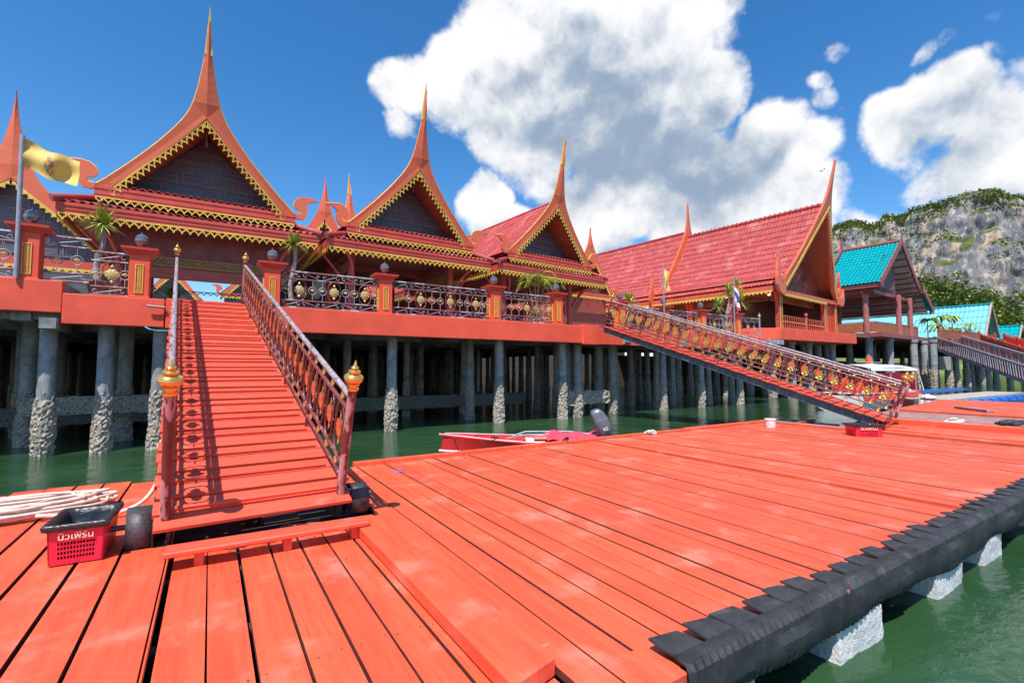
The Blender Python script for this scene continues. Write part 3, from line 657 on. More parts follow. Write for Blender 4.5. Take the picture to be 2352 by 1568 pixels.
for i,(a,b_) in enumerate(((16.23,18.77),(19.23,21.67),(22.13,24.77),(25.23,27.3))):
    balus(a,b_,FY+.60,3.92,[('s',.07),('s',.2),('B',.35),('s',.5),('s',.63),('B',.77),('s',.92)] if i<3 else [('s',.15),('B',.45),('s',.75)],['first','second','third','last'][i]+' balustrade panel behind the far gangway')
mb=MB(); mb.tube([(27.32,FY+.6,3.2),(27.32,FY+.6,5.1)],.045,10); o=mb.build('end_post',M_galv,None,60); tag(o,'grey end post with gold finial closing the far balustrade','post'); inst('finial',FINM,o,(27.32,FY+.6,5.1))
def fr_obj(e,runs,mt=None,name='gold_fringe'):
    for r in runs: mb=MB(); fringe(mb,*r); mb.build(name,mt or M_yel,e)
# ---------- thai roofs ----------
OUT=[(.0,10.00),(.06,9.03),(.16,8.15),(.30,7.25),(.46,6.68),(.70,6.18),(1.10,5.55),(1.55,4.93),(2.02,4.34),(2.45,3.83),(2.66,3.62)]   # outer edge of the gable board, above the deck
HORN=[(.08,-.09),(.24,-.15),(.41,-.12),(.50,.02),(.53,.20),(.50,.36),(.57,.47),(.69,.54),(.90,.58),(.65,.645),(.45,.66),(.28,.62),(.15,.52),(.085,.38),(.11,.26),(.20,.19),(.30,.17),(.33,.10),(.27,.045),(.17,.05)]
def barge(e,oz,base,hw,hz,y,lean=0,th=.09,horn=True,trim=True,zs=1,mats=None,tipfrac=.25,bandin=(.0,6.52)):
    # oz: outline scaled to half width hw; inner gable triangle from (0,bandin) to (hw-.22,base)
    mB,mT=mats or (M_barge,M_yel)
    kx=hw/2.66; P=[Vector((x*kx,base+(z-3.62)*zs)) for x,z in oz]; zi=base+(bandin[1]-3.62)*zs; xi=hw-.26*kx*1.0
    P=[Vector(p) for p in spline([(p.x,p.y,0) for p in P],3)]; P=[Vector((p.x,p.y)) for p in P]
    mb=MB(); ly=lambda z: y-lean*(z-base)
    for s_ in (1,-1):
        inner=[Vector((0,zi)),Vector((xi*.33,zi+(base-.12-zi)*.36)),Vector((xi*.66,zi+(base-.12-zi)*.685)),Vector((xi,base-.14)),]
        inn=[Vector((q[0],q[1])) for q in spline([(q.x,q.y,0) for q in inner],9)]
        # match outer points to inner points along the band
        N=len(P); top=[k for k in range(N) if P[k].y>zi+.35]; t0=len(top); vs=[]; fs=[]
        for k,p in enumerate(P):
            if k<t0: q=Vector((0,p.y)) if k<t0 else None
            else: q=inn[min(len(inn)-1,round((k-t0)/(N-1-t0)*(len(inn)-1)))]
            if k<t0 and k==0: q=Vector((0,p.y-.001))
            for (a,dy) in ((p,-th/2),(q,-th/2),(p,th/2),(q,th/2)):
                # keel line down the middle of the spire stands proud
                pr=-.05 if (a is q and k<t0 and dy<0) else 0
                vs.append((s_*a.x,ly(a.y)+dy+pr,a.y))
        for k in range(N-1):
            a=4*k;b_=a+4
            fs+=[(a,a+1,b_+1,b_),(a+2,b_+2,b_+3,a+3),(a,b_,b_+2,a+2),(a+1,a+3,b_+3,b_+1)]
        mb.add(vs,fs)
        # raised moulding along the lower half of the band
        for k in range(len(inn)-1):
            a,b_=inn[k],inn[k+1]; mb.bar((s_*(a.x+.045),ly(a.y)-th/2-.012,a.y+.05),(s_*(b_.x+.045),ly(b_.y)-th/2-.012,b_.y+.05),.022,.13,(s_*.6,0,1))
        if horn:
            hk=hz; mb.prism([(x*hk,z*hk) for x,z in HORN],(s_*(hw-.12*kx),ly(base),base-.02),(s_,0,0),(0,0,1),th)
    o=mb.build('gable_board',mB,e)
    if trim:
        tb=MB(); nt_=[k for k in range(len(P)) if P[k].y>P[0].y-(P[0].y-base)*tipfrac*.6]
        for s_ in (1,-1):
            tb.tube([(s_*(p.x+.005),ly(p.y)-.01,p.y+.01) for p in P[1:]],[.008+.014*min(1,i/8) for i in range(len(P)-1)],5)
            if horn:
                hh=[(x*hz,z*hz) for x,z in HORN[8:]]; tb.tube([(s_*(hw-.12*kx+x),ly(base)-.01,base-.02+z) for x,z in hh],.022,5)
        tb.build('gold_edging',mT,o)
        gt=MB(); k1=4; q=P[k1]
        gt.add([(-q.x-.02,ly(q.y)-.07,q.y),(q.x+.02,ly(q.y)-.07,q.y),(q.x+.02,ly(q.y)+.06,q.y),(-q.x-.02,ly(q.y)+.06,q.y),(0,ly(P[0].y)-.01,P[0].y+.25+.18*(lean>.1))],[(0,1,4),(1,2,4),(2,3,4),(3,0,4),(3,2,1,0)])
        gt.build('spire_tip',mT,o)
    return o,zi,xi,ly
def panelwall(mb,bt,y,x0,x1,z0,zt,hfun,rowh=.42,pw=.85):
    # plank field with staggered battens between z0 and zt, clipped to half width hfun(z)
    z=z0; r=0
    while z<zt-.05:
        z2=min(zt,z+rowh); h1=hfun(z);h2=hfun(z2)
        mb.add([(-h1,y,z),(h1,y,z),(h2,y,z2),(-h2,y,z2)],[(0,1,2,3)])
        hm=h2; 
        if hm>.2:
            bt.b2((-h2,y-.035,z2-.028),(h2,y-.003,z2+.028))
            x=-math.floor(hm/pw)*pw-(pw/2 if r%2 else 0)
            while x<hm:
                for dx in (0,.16):
                    if abs(x+dx)<hm-.12: bt.b2((x+dx-.02,y-.028,z+.03),(x+dx+.02,y-.004,z2-.03))
                x+=pw
        z=z2; r+=1
def lattice(mb,p,q,h,pitch=.16,w_=.022):
    p=Vector(p);q=Vector(q);d=q-p;l=d.length;d.normalize();n=max(2,int(l/pitch)); up=Vector((0,0,1)); nn=d.cross(up)
    mb.bar(p,q,.03,.03); mb.bar(p+up*h,q+up*h,.03,.03)
    k=-2
    while k*pitch<l:
        for s_ in (1,-1):
            a0,a1=k*pitch,k*pitch+h
            c0,c1=max(0,a0),min(l,a1)
            if c1-c0>.03:
                t0=(c0-a0)/h;t1=(c1-a0)/h
                if s_<0: t0,t1=1-t0,1-t1
                mb.bar(p+d*c0+up*h*t0,p+d*c1+up*h*t1,.015,w_,nn)
        k+=1
def pavilion(loc,yaw,lab,gate=False,L=9.5,closed=False,front='hip',leansc=0,rear_spire=True):
    e=empty('thai_pavilion',loc,(0,0,R(yaw)),lab,'pavilion','thai pavilions with spired gables')
    hw=2.62; base=3.50; y0=.30
    o,zi,xi,ly=barge(e,OUT,base,hw,1,y0,lean=.175,zs=.84)
    fr_obj(e,[((0,ly(zi)-.03,zi-.03),(s_*xi,ly(base)-.03,base-.18),.25,.20,(-s_*.55,0,-.8),True,.03) for s_ in (1,-1)]+[((-hw,y0-.07,base-.36),(hw,y0-.07,base-.36),.21,.2,(0,0,-1),True,.025),((-3.33,-.03,2.48),(3.33,-.03,2.48),.23,.205,(0,0,-1),True,.025)]+[((s_*3.36,0,2.48),(s_*3.36,L,2.48),.2,.205,(0,0,-1),False) for s_ in (1,-1)])
    fa=MB()
    fa.b2((-hw-.03,y0-.05,base-.37),(hw+.03,y0+.02,base-.05)); fa.b2((-hw-.03,y0-.07,base-.13),(hw+.03,y0-.045,base-.04)); fa.b2((-hw-.02,y0-.063,base-.30),(hw+.02,y0-.048,base-.28))
    fa.b2((-3.38,-.03,2.47),(3.38,.03,2.77)); fa.b2((-3.38,-.055,2.68),(3.38,-.028,2.77)); fa.b2((-3.36,-.045,2.56),(3.36,-.03,2.58))
    for s_ in (1,-1): fa.b2((s_*3.36-.02,.031,2.47),(s_*3.36+.02,L,2.77))
    fa.build('eave_board',M_fasb,e)
    rt_=MB()
    for s_ in (1,-1):
        pr=[(.04,6.16),(.62,5.45),(1.30,4.72),(2.0,4.05),(2.66,3.46)]
        for k in range(4):
            (xa,za),(xb,zb)=pr[k],pr[k+1]
            tiles(rt_,(s_*xb,ly(zb)+.06,zb),(s_*xb,L+.0,zb),(s_*xa,ly(za)+.06,za),(s_*xa,L,za),.19,.34,.028,.03,4)
        tiles(rt_,(s_*3.42,0,2.80),(s_*3.42,L,2.80),(s_*2.60,.42,3.22),(s_*2.60,L,3.22),.19,.34,.028,.03,4)
    tiles(rt_,(-3.42,-.06,2.80),(3.42,-.06,2.80),(-2.5,y0+.5,2.98),(2.5,y0+.5,2.98),.2,.5,.036,.03,6)
    tiles(rt_,(-2.35,y0-.06,3.50),(2.35,y0-.06,3.50),(-2.0,1.3,3.74),(2.0,1.3,3.74),.2,.6,.036,.03,6)
    rt_.build('tiled_roof',M_tile,e,60)
    rc=MB(); rc.tube([(0,ly(6.1)+.1,6.2),(0,L,6.2)],.09,8)
    for s_ in (1,-1): rc.tube([(s_*3.46,-.12,2.82),(s_*2.62,y0+.1,3.14)],[.11,.075],8)
    rc.build('ridge_cap',M_tile,e,60)
    if rear_spire:
        barge(e,OUT,base,hw,1,L,lean=-.1,trim=True,zs=.84)
    sf=MB()
    for s_ in (1,-1):
        for (xa,za),(xb,zb) in zip([(.02,6.02),(.62,5.31),(1.30,4.58),(2.0,3.91)],[(.62,5.31),(1.30,4.58),(2.0,3.91),(2.6,3.38)]): sf.add([(s_*xa,ly(za)+.08,za),(s_*xb,ly(zb)+.08,zb),(s_*xb,L,zb),(s_*xa,L,za)],[(0,1,2,3)])
        sf.add([(s_*3.36,0.03,2.62),(s_*2.5,.75,2.95),(s_*2.5,L,2.95),(s_*3.36,L,2.62)],[(0,1,2,3)])
    sf.add([(-3.34,.03,2.6),(3.34,.03,2.6),(2.5,.8,2.95),(-2.5,.8,2.95)],[(0,1,2,3)])
    sf.add([(-2.5,.8,2.96),(2.5,.8,2.96),(2.5,L,2.96),(-2.5,L,2.96)],[(0,1,2,3)])
    sf.build('soffit',M_soff,e)
    gw=MB(); gb=MB(); hf=lambda z: max(0,2.25*(5.85-z)/(5.85-3.5))
    panelwall(gw,gb,1.25,-2,2,3.5,5.8,hf,.36,.8); gw.b2((-2.55,y0+.55,2.85),(2.55,y0+.6,3.52))  # plus a dark board added as shade in the recess under the fascia
    gb.bar((0,.5,5.3),(0,.5,5.9),.06,.06); 
    g=gw.build('gable_wall',M_wall,e); gb.build('battens',M_wallb,g)
    xs=(-2.15,2.15) 
    for x in xs:
        for y in (1.35,4.6,L-.6):
            mb=MB(); mb.tube([(x,y,0),(x,y,2.95)],[.145,.125],14); cl_=mb.build('column',M_col,e,60)
            if y<2:
                s_=1 if x>0 else -1; mb=MB()
                mb.tube(spline([(x,y-.1,1.35),(x+s_*.05,y-.45,1.75),(x+s_*.3,y-.9,2.25),(x+s_*.75,y-1.2,2.55)],4),.055,6); mb.tube(spline([(x,y,1.35),(x+s_*.4,y+.05,1.75),(x+s_*1.05,y,2.5)],4),.05,6); mb.build('bracket',M_col,cl_,60)
    bm_=MB()
    for y in (1.35,4.6,L-.6): bm_.b2((-2.15,y-.05,2.62),(2.15,y+.05,2.9))
    for x in xs: bm_.b2((x-.05,1.35,2.64),(x+.05,L-.6,2.88))
    bm_.build('tie_beam',M_wood,e)
    lt=MB(); lattice(lt,(-2.0,4.6,2.05),(2.0,4.6,2.05),.34)
    for s_ in (1,-1): lattice(lt,(s_*2.15,1.5,2.05),(s_*2.15,4.5,2.05),.34)
    lt.build('lattice',mat('carved_lattice',(.36,.19,.07),.55,0,.2,5),e)
    if gate:
        wl=MB(); bt=MB(); wl.b2((-2.6,1.05,1.70),(2.6,1.13,2.95))
        for r in range(2):
            for i in range(12):
                x=-2.0+i*.34; za,zb=((2.05,2.5),(2.55,2.85)) if (i+r)%2 else ((1.95,2.25),(2.3,2.85))
                a,b_=(za,zb); 
                for q in ((x,1.98 if i%2 else 2.25,x+.26,2.2 if i%2 else 2.80),(x,2.26 if i%2 else 2.84,x+.26,2.80 if i%2 else 2.9)):
                    if r: continue
                    xa,z1,xb,z2=q
                    for bx in ((xa,z1,xb,z1+.012),(xa,z2-.012,xb,z2),(xa,z1,xa+.012,z2),(xb-.012,z1,xb,z2)): bt.b2((bx[0],1.04,bx[1]),(bx[2],1.052,bx[3]))
        h=wl.build('gate_header',mat('gate_panel',(.19,.045,.045),.5,0,.2,3),e); bt.build('panel_lines',mat('panel_line',(.30,.12,.10)),h)
        l2=MB(); lattice(l2,(-1.75,.98,1.43),(1.75,.98,1.43),.25,.15,.03); l2.b2((-1.75,1.045,1.4),(1.75,1.049,1.72)); l2.build('gate_lattice',MATS['carved_lattice'],e)
        bb=MB(); bb.b2((-1.75,1.0,1.03),(1.75,1.12,1.38)); bb.build('gate_beam',M_wood,e)
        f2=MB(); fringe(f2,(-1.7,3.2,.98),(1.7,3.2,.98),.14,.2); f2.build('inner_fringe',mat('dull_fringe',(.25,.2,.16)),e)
        for s_ in (1,-1):
            pb=MB(); pb.b2((s_*1.72-.09-(0 if s_<0 else .35),1.0,0),(s_*1.72+.09-(0 if s_<0 else .35),1.2,1.75)); pb.build('gate_post',M_col,e)
            pb=MB(); pb.b2((s_*2.05-.28,1.3,0),(s_*2.05+.28,1.38,2.6)); pb.build('side_panel',M_wood,e)
    if closed:
        wl=MB(); bt=MB(); panelwall(wl,bt,1.5,-2.2,2.2,.9,2.9,lambda z:2.5); panelwall(wl,bt,2.0,-2,2,0,.9,lambda z:2.5); g=wl.build('front_wall',M_wall,e); bt.build('battens',M_wallb,g)
    return e
DZ=3.92
pavilion((-.33,17.45,DZ),-1,'leftmost of three large pavilions, a gate house right above the near gangway',gate=True,L=9,rear_spire=False)
pavilion((6.70,17.55,DZ),3,'middle large open pavilion with gold edged gable behind the longest balustrade panels',L=8.8)
pavilion((13.77,17.9,DZ),5,'rightmost large open pavilion behind the feathery palm with its pink tiled roof side showing',L=11,rear_spire=False)
# smaller houses standing behind
def small_house(loc,yaw,lab,hw=2.6,sp=.62,L=6,zb=3.5,z0=0,wallb=0,mt=None,wm=None):
    e=empty('thai_house',loc,(0,0,R(yaw)),lab,'house','thai houses behind the pavilions')
    out=[(x,3.62+min(z-3.62,3.1)+max(0,z-6.72)*sp) for x,z in OUT]
    o,zi,xi,ly=barge(e,out,zb,hw,1,0,trim=False,mats=mt)
    fr_obj(e,[((0,ly(zi)-.06,zi-.05),(s_*xi,ly(zb)-.06,zb-.20),.2,.22,(-s_*.55,0,-.8),False) for s_ in (1,-1)]+[((-hw,-.05,zb-.3),(hw,-.05,zb-.3),.18,.24,(0,0,-1),False)])
    rf=MB()
    for s_ in (1,-1):
        tiles(rf,(s_*hw,.05,zb),(s_*hw,L,zb),(s_*.03,.05,zi+.05),(s_*.03,L,zi+.05),.24,.5,.03,.03,3)
    rf.build('tiled_roof',M_tile,e,60)
    gw=MB(); gb=MB(); panelwall(gw,gb,.45,-2,2,zb-.2,zi-.1,lambda z:max(0,xi*(zi-.1-z)/(zi-.1-zb)+.08)); 
    gw.b2((-hw+.3,.5,wallb),(hw-.3,.6,zb-.2)); 
    for s_ in (1,-1): gw.b2((s_*(hw-.3)-.04,.6,wallb),(s_*(hw-.3)+.04,L-.2,zb))
    g=gw.build('wall',wm or M_wall,e); gb.build('battens',M_wallb,g)
    fa=MB(); fa.b2((-hw,-.04,zb-.3),(hw,.04,zb)); fa.build('eave_board',M_fasb,e)
    return e
small_house((-6.45,24.6,DZ),0,'thai house at the left picture edge with dark panelled gable behind the flag',3.9,.95,7,2.35)
small_house((4.9,26.5,DZ),0,'small thai gable seen between the gate pavilion and the middle pavilion',2.7,.66,6,3.2)
small_house((22.3,25.1,DZ),3,'small thai gable squeezed between the rightmost pavilion and the long hall',2.3,.45,6,3.5,wm=M_wood)
small_house((18.3,30.5,DZ),8,'thai house whose spire tip alone shows above the pink roof of the rightmost pavilion',2.6,.75,6,3.6)
small_house((-2.95,50.0,DZ),0,'small orange thai gable framed by the gate opening left of the handrail',2.9,.5,5,3.5)
small_house((3.7,46.0,DZ),0,'thai house with orange horned eave seen at the right inside the gate opening',3.1,.3,5,4.5)
def big_barge(e,P3,w_,th,nm,mt,horn=None):
    mb=MB(); mb
    return mb

e=empty('rear_gallery',(0,0,0),label='long low red brown gallery seen in the shade behind the open pavilions',cat='building')
mb=MB(); mb.b2((4.5,31,3.9),(26,31.2,7.2)); w_=mb.build('wall',M_wood,e)
for i in range(9):
    x=5.5+i*2.3; mb=MB(); mb.b2((x-.1,30.8,3.9),(x+.1,31,7)); mb.build('post',M_col,e)
    if i<8: mb=MB(); mb.b2((x+.4,30.93,4.0),(x+1.9,30.98,6.3)); mb.build('door_panel',MATS.get('gate_panel',M_wallb),e)
mb=MB(); tiles(mb,(4,29.6,6.9),(26.5,29.6,6.9),(4,32,8.3),(26.5,32,8.3),.25,.5,.03,.03,3); mb.build('tiled_roof',M_tile,e,60)
mb=MB(); mb.b2((4,29.6,6.55),(26.5,29.7,6.9)); mb.build('eave_board',M_barge,e)
# ---------- long red hall ----------
def hall():
    H0=Vector((39.6,18.9,4.95)); yaw=6
    e=empty('long_hall',H0,(0,0,R(yaw)),'long hall with huge red tiled roof and a tall open gable at its right end','hall')
    hwd=5.7; ez=3.05; rz=9.75      # above the hall deck
    rf=MB()
    L1,L2=10.5,26
    for (ya,yb,dz,la) in ((-1.3,L1,0,0),(L1,L2,.45,1)):
        prf=[(.05,rz),(1.3,rz-2.1),(2.9,rz-4.1),(4.4,rz-5.6),(hwd,ez+.55)]
        for s_ in (1,-1):
            for k in range(4):
                (xa,za),(xb,zb)=prf[k],prf[k+1]
                yl=(ya*(1-k/4) if ya<0 else ya); yl2=(ya*(1-(k+1)/4) if ya<0 else ya)
                if ya<0: yl+=.1;yl2+=.1
                tiles(rf,(s_*xb,yl2,zb+dz*(1-xb/hwd)),(s_*xb,yb,zb+dz*(1-xb/hwd)),(s_*xa,yl,za+dz*(1-xa/hwd)),(s_*xa,yb,za+dz*(1-xa/hwd)),.27,.62,.028,.045,4)
            tiles(rf,(s_*(hwd+.45),ya if la else .3,ez+.12),(s_*(hwd+.45),yb,ez+.12),(s_*(hwd-.1),ya if la else .3,ez+.42),(s_*(hwd-.1),yb,ez+.42),.27,.5,.04,.04,4)
    rf.build('tiled_roof',M_tile,e,60)
    rc=MB(); rc.tube([(0,-1.2,rz+.06),(0,L1,rz+.06)],.16,8); rc.tube([(0,L1,rz+.5),(0,L2,rz+.5)],.16,8)
    for i in range(30): rc.tube([(0,-1.1+i*.4,rz+.07),(0,-1.02+i*.4,rz+.07)],.21,8)
    rc.build('ridge_cap',M_tile,e,60)
    BO=[(0,rz+3.3),(.10,rz+2.1),(.28,rz+1.1),(.62,rz+.15),(1.15,rz-.85),(1.9,rz-2.0),(2.9,rz-3.45),(3.9,rz-4.75),(4.9,rz-5.8),(5.55,rz-6.35)]
    BI=[(0,rz-.15),(0,rz-.2),(.02,rz-.3),(.30,rz-.75),(.80,rz-1.6),(1.55,rz-2.75),(2.5,rz-4.15),(3.45,rz-5.4),(4.4,rz-6.4),(5.05,rz-6.95)]
    for (yy,dz,ln,nm) in ((0,0,1,'gable_board'),(L1,-.1,0,'middle_gable_board')):
        mb=MB(); po=spline([(x,z,0) for x,z in BO],3); pi_=spline([(x,z,0) for x,z in BI],3)
        fy=lambda z: yy-(1.35*max(0,(z-ez-.5))/(rz-ez) if ln else 0)
        for s_ in (1,-1):
            vs=[]
            for a,b_ in zip(po,pi_):
                for q,dy in ((a,-.09),(b_,-.09),(a,.09),(b_,.09)): vs.append((s_*q.x,fy(q.y)+dy,q.y+dz*(1-q.x/hwd)+ (.12 if not ln else 0)))
            fs=[]
            for k in range(len(po)-1): a=4*k;b_=a+4; fs+=[(a,a+1,b_+1,b_),(a+2,b_+2,b_+3,a+3),(a,b_,b_+2,a+2),(a+1,a+3,b_+3,b_+1)]
            mb.add(vs,fs)
            mb.prism([(x*1.5,z*1.9) for x,z in [(0,-.1),(.28,-.2),(.5,-.12),(.62,.08),(.62,.35),(.52,.62),(.46,.85),(.47,1.0),(.37,.8),(.36,.55),(.42,.32),(.36,.18),(.22,.12),(.0,.25)]],(s_*5.2,yy,ez+.45),(s_,0,0),(0,0,1),.18)
            mb.prism([(x*1.5,z*1.6) for x,z in [(-.1,-.35),(.3,-.45),(.62,-.3),(.75,-.05),(.74,.3),(.66,.55),(.62,.3),(.55,.1),(.4,.02),(.25,.0),(-.1,.05)]],(s_*5.35,yy-.12,ez+.1),(s_,0,0),(0,0,1),.2)
        mb.build(nm,M_barge,e)
    # gable wall set back behind the leaning boards
    gw=MB(); gb=MB(); hf=lambda z: max(0,4.9*(rz-.5-z)/(rz-.5-2.6)); rn=random.Random(4)
    z=2.6; r=0
    while z<rz-.7:
        z2=z+.55; x=-hf(z2)+.0; h=hf(z2)
        gw.add([(-hf(z),1.0,z),(hf(z),1.0,z),(hf(z2),1.0,z2),(-hf(z2),1.0,z2)],[(0,1,2,3)])
        xx=-math.floor(h/1.1)*1.1-(.5 if r%2 else 0)
        while xx<h-1.0:
            if xx>-h: gb.b2((xx+.03,.965,z+.03),(min(xx+1.05,h),.997,z2-.03))
            xx+=1.1
        z=z2; r+=1
    g=gw.build('gable_wall',M_wood,e); gb.build('wall_boards',mat('varied_red_boards',(.33,.055,.03),.5,0,.2,2,None,.2,14,(1,1,6),.65),g)
    sf=MB()
    for s_ in (1,-1):
        for (xa,za),(xb,zb) in zip([(.05,rz-.35),(1.3,rz-2.4),(2.9,rz-4.4),(4.4,rz-5.9)],[(1.3,rz-2.4),(2.9,rz-4.4),(4.4,rz-5.9),(5.5,ez+.35)]):
            fa_=lambda z:-1.35*max(0,(z-ez-.5))/(rz-ez)+.05
            sf.add([(s_*xa,fa_(za),za),(s_*xb,fa_(zb),zb),(s_*xb,L2,zb),(s_*xa,L2,za)],[(0,1,2,3)])
    sf.add([(-5.6,.05,2.9),(5.6,.05,2.9),(5.6,L2,2.9),(-5.6,L2,2.9)],[(0,1,2,3)])
    sf.build('soffit',M_soff,e)
    fa=MB(); fa.b2((-6.18,.3,2.72),(-6.1,L2,3.05)); fa.b2((-5.75,.2,3.2),(-5.68,L2,3.5)); fa.b2((6.1,.3,2.72),(6.18,L2,3.05)); fa.b2((-5.3,-.02,2.55),(5.3,.06,2.85)); fa.build('eave_board',mat('orange_eave_board',(.56,.11,.045)),e)
    fr_obj(e,[((-6.19,.3,2.72),(-6.19,L2,2.72),.24,.3,(0,0,-1),False),((-5.3,-.04,2.56),(2.9,-.04,2.56),.24,.27,(0,0,-1),False)]+[((0,-1.42,rz-.15),(s_*5.0,-.12,ez+.1),.26,.27,(-s_*.8,0,-.6),False,.04) for s_ in (1,-1)])
    for x,y in [(-5.4,.25),(-5.4,3.6),(-5.4,7.2),(-5.4,10.8),(-5.4,14.4),(-5.4,18),(2.9,.25),(5.2,.25)]:
        mb=MB(); mb.b2((x-.17,y-.17,0),(x+.17,y+.17,2.85)); c_=mb.build('column',M_wood if y<1 else M_woodr,e)
        mb=MB(); mb.b2((x-.185,y-.185,0),(x-.155,y-.155,2.8)); mb.b2((x+.155,y-.185,0),(x+.185,y-.155,2.8)); mb.build('gold_edge',M_yel,c_)
        mb=MB(); mb.prism([(0,1.6),(.12,1.9),(.55,2.7),(0,2.7)],(x-.17,y,0),(-1,0,0),(0,0,1),.08); mb.build('bracket',M_woodr,c_)
    rw=MB(); rw.b2((3.1,.3,0),(5.1,.38,2.6)); 
    for i in range(17): rw.b2((3.1,.27,.05+i*.15),(5.1,.305,.16+i*.15))
    rw.build('red_wall',M_woodr,e)
    bw=MB(); bt=MB(); bw.b2((-5.0,3.4,0),(3,3.5,2.9)); bw.b2((3,.5,0),(3.08,3.4,2.9)); bw.b2((-3.6,3.5,0),(-3.5,L2,2.9))
    for i in range(12):
        for z1,z2 in ((.2,1.0),(1.1,1.9)): 
            x=-4.8+i*.64
            for bx in ((x,z1,x+.5,z1+.03),(x,z2-.03,x+.5,z2),(x,z1,x+.03,z2),(x+.47,z1,x+.5,z2)): bt.b2((bx[0],3.37,bx[1]),(bx[2],3.399,bx[3]))
    g=bw.build('inner_wall',mat('dark_hall_wall',(.07,.03,.02),.6),e); bt.build('door_frames',mat('door_frame_wood',(.16,.06,.03)),g)
    lt=MB(); lattice(lt,(-5.2,.9,2.15),(2.8,.9,2.15),.42,.28,.04); lattice(lt,(-5.3,1,2.15),(-5.3,18,2.15),.42,.28,.04); lt.build('lattice',MATS['carved_lattice'],e)
    # balcony rail
    rl=MB(); rl.b2((-5.2,.12,.95),(2.8,.2,1.02)); rl.b2((-5.2,.12,.08),(2.8,.2,.14)); rb=rl.build('balcony_rail',M_wood,e)
    for i in range(21):
        x=-5.05+i*.39; 
        if abs(x+.9)<.2: continue
        mb=MB(); mb.lathe([(.06,.14),(.06,.3),(.035,.4),(.055,.55),(.035,.7),(.06,.82),(.06,.95)],4,(x,.16,0)); mb.cur=1; mb.box((x,.09,.56),(.06,.03,.10)); mb.build('baluster',[M_wood,M_yel],rb)
    mb=MB(); mb.lathe([(.1,0),(.1,1.05),(.06,1.1),(.13,1.2),(.14,1.3),(.06,1.42),(.01,1.45)],10,(-.9,.16,0)); mb.build('newel',M_wood,rb,50)
    M_lit=bpy.data.materials.new('ceiling_lamp'); M_lit.use_nodes=True; bb=M_lit.node_tree.nodes['Principled BSDF']; bb.inputs['Emission Color'].default_value=(1,1,1,1); bb.inputs['Emission Strength'].default_value=4
    for x,y in ((-3.2,1.8),(.9,1.4),(-4.5,4.5),(-4.5,8),(-4.5,12)):
        mb=MB(); mb.lathe([(.12,2.82),(.14,2.86),(.14,2.89)],12,(x,y,0)); mb.build('ceiling_lamp',M_lit,e)
hall()
e=empty('hall_deck',(0,0,0),label='raised red concrete deck of the long hall with a slanting corner',cat='pier')
mb=MB(); P=[(31.0,21),(32.2,18.9),(33.3,18.0),(44.6,18.0),(44.6,20.2),(38,46),(27,46)]
mb.prism(P,(0,0,4.55),(1,0,0),(0,1,0),.80); mb.build('edge_beam',M_fascia,e,bevel=.02)
k=0
for x,y in [(34.2,19.2),(36.9,19.2),(39.6,19.3),(41.2,20.5),(43.6,19.4),(33,22),(36,22),(39,22.5),(42,22.5),(34,26),(37.5,26),(41,26),(32,30),(36,30),(40,30),(30,24),(29,28)]:
    pile(x,y,'grey concrete pile carrying the long hall','piles under the long hall',.0,1.3,k); k+=1
for q in [x for x in C.objects if x.get('group')=='piles under the long hall']: q.scale=(1.3,1.3,1.16)
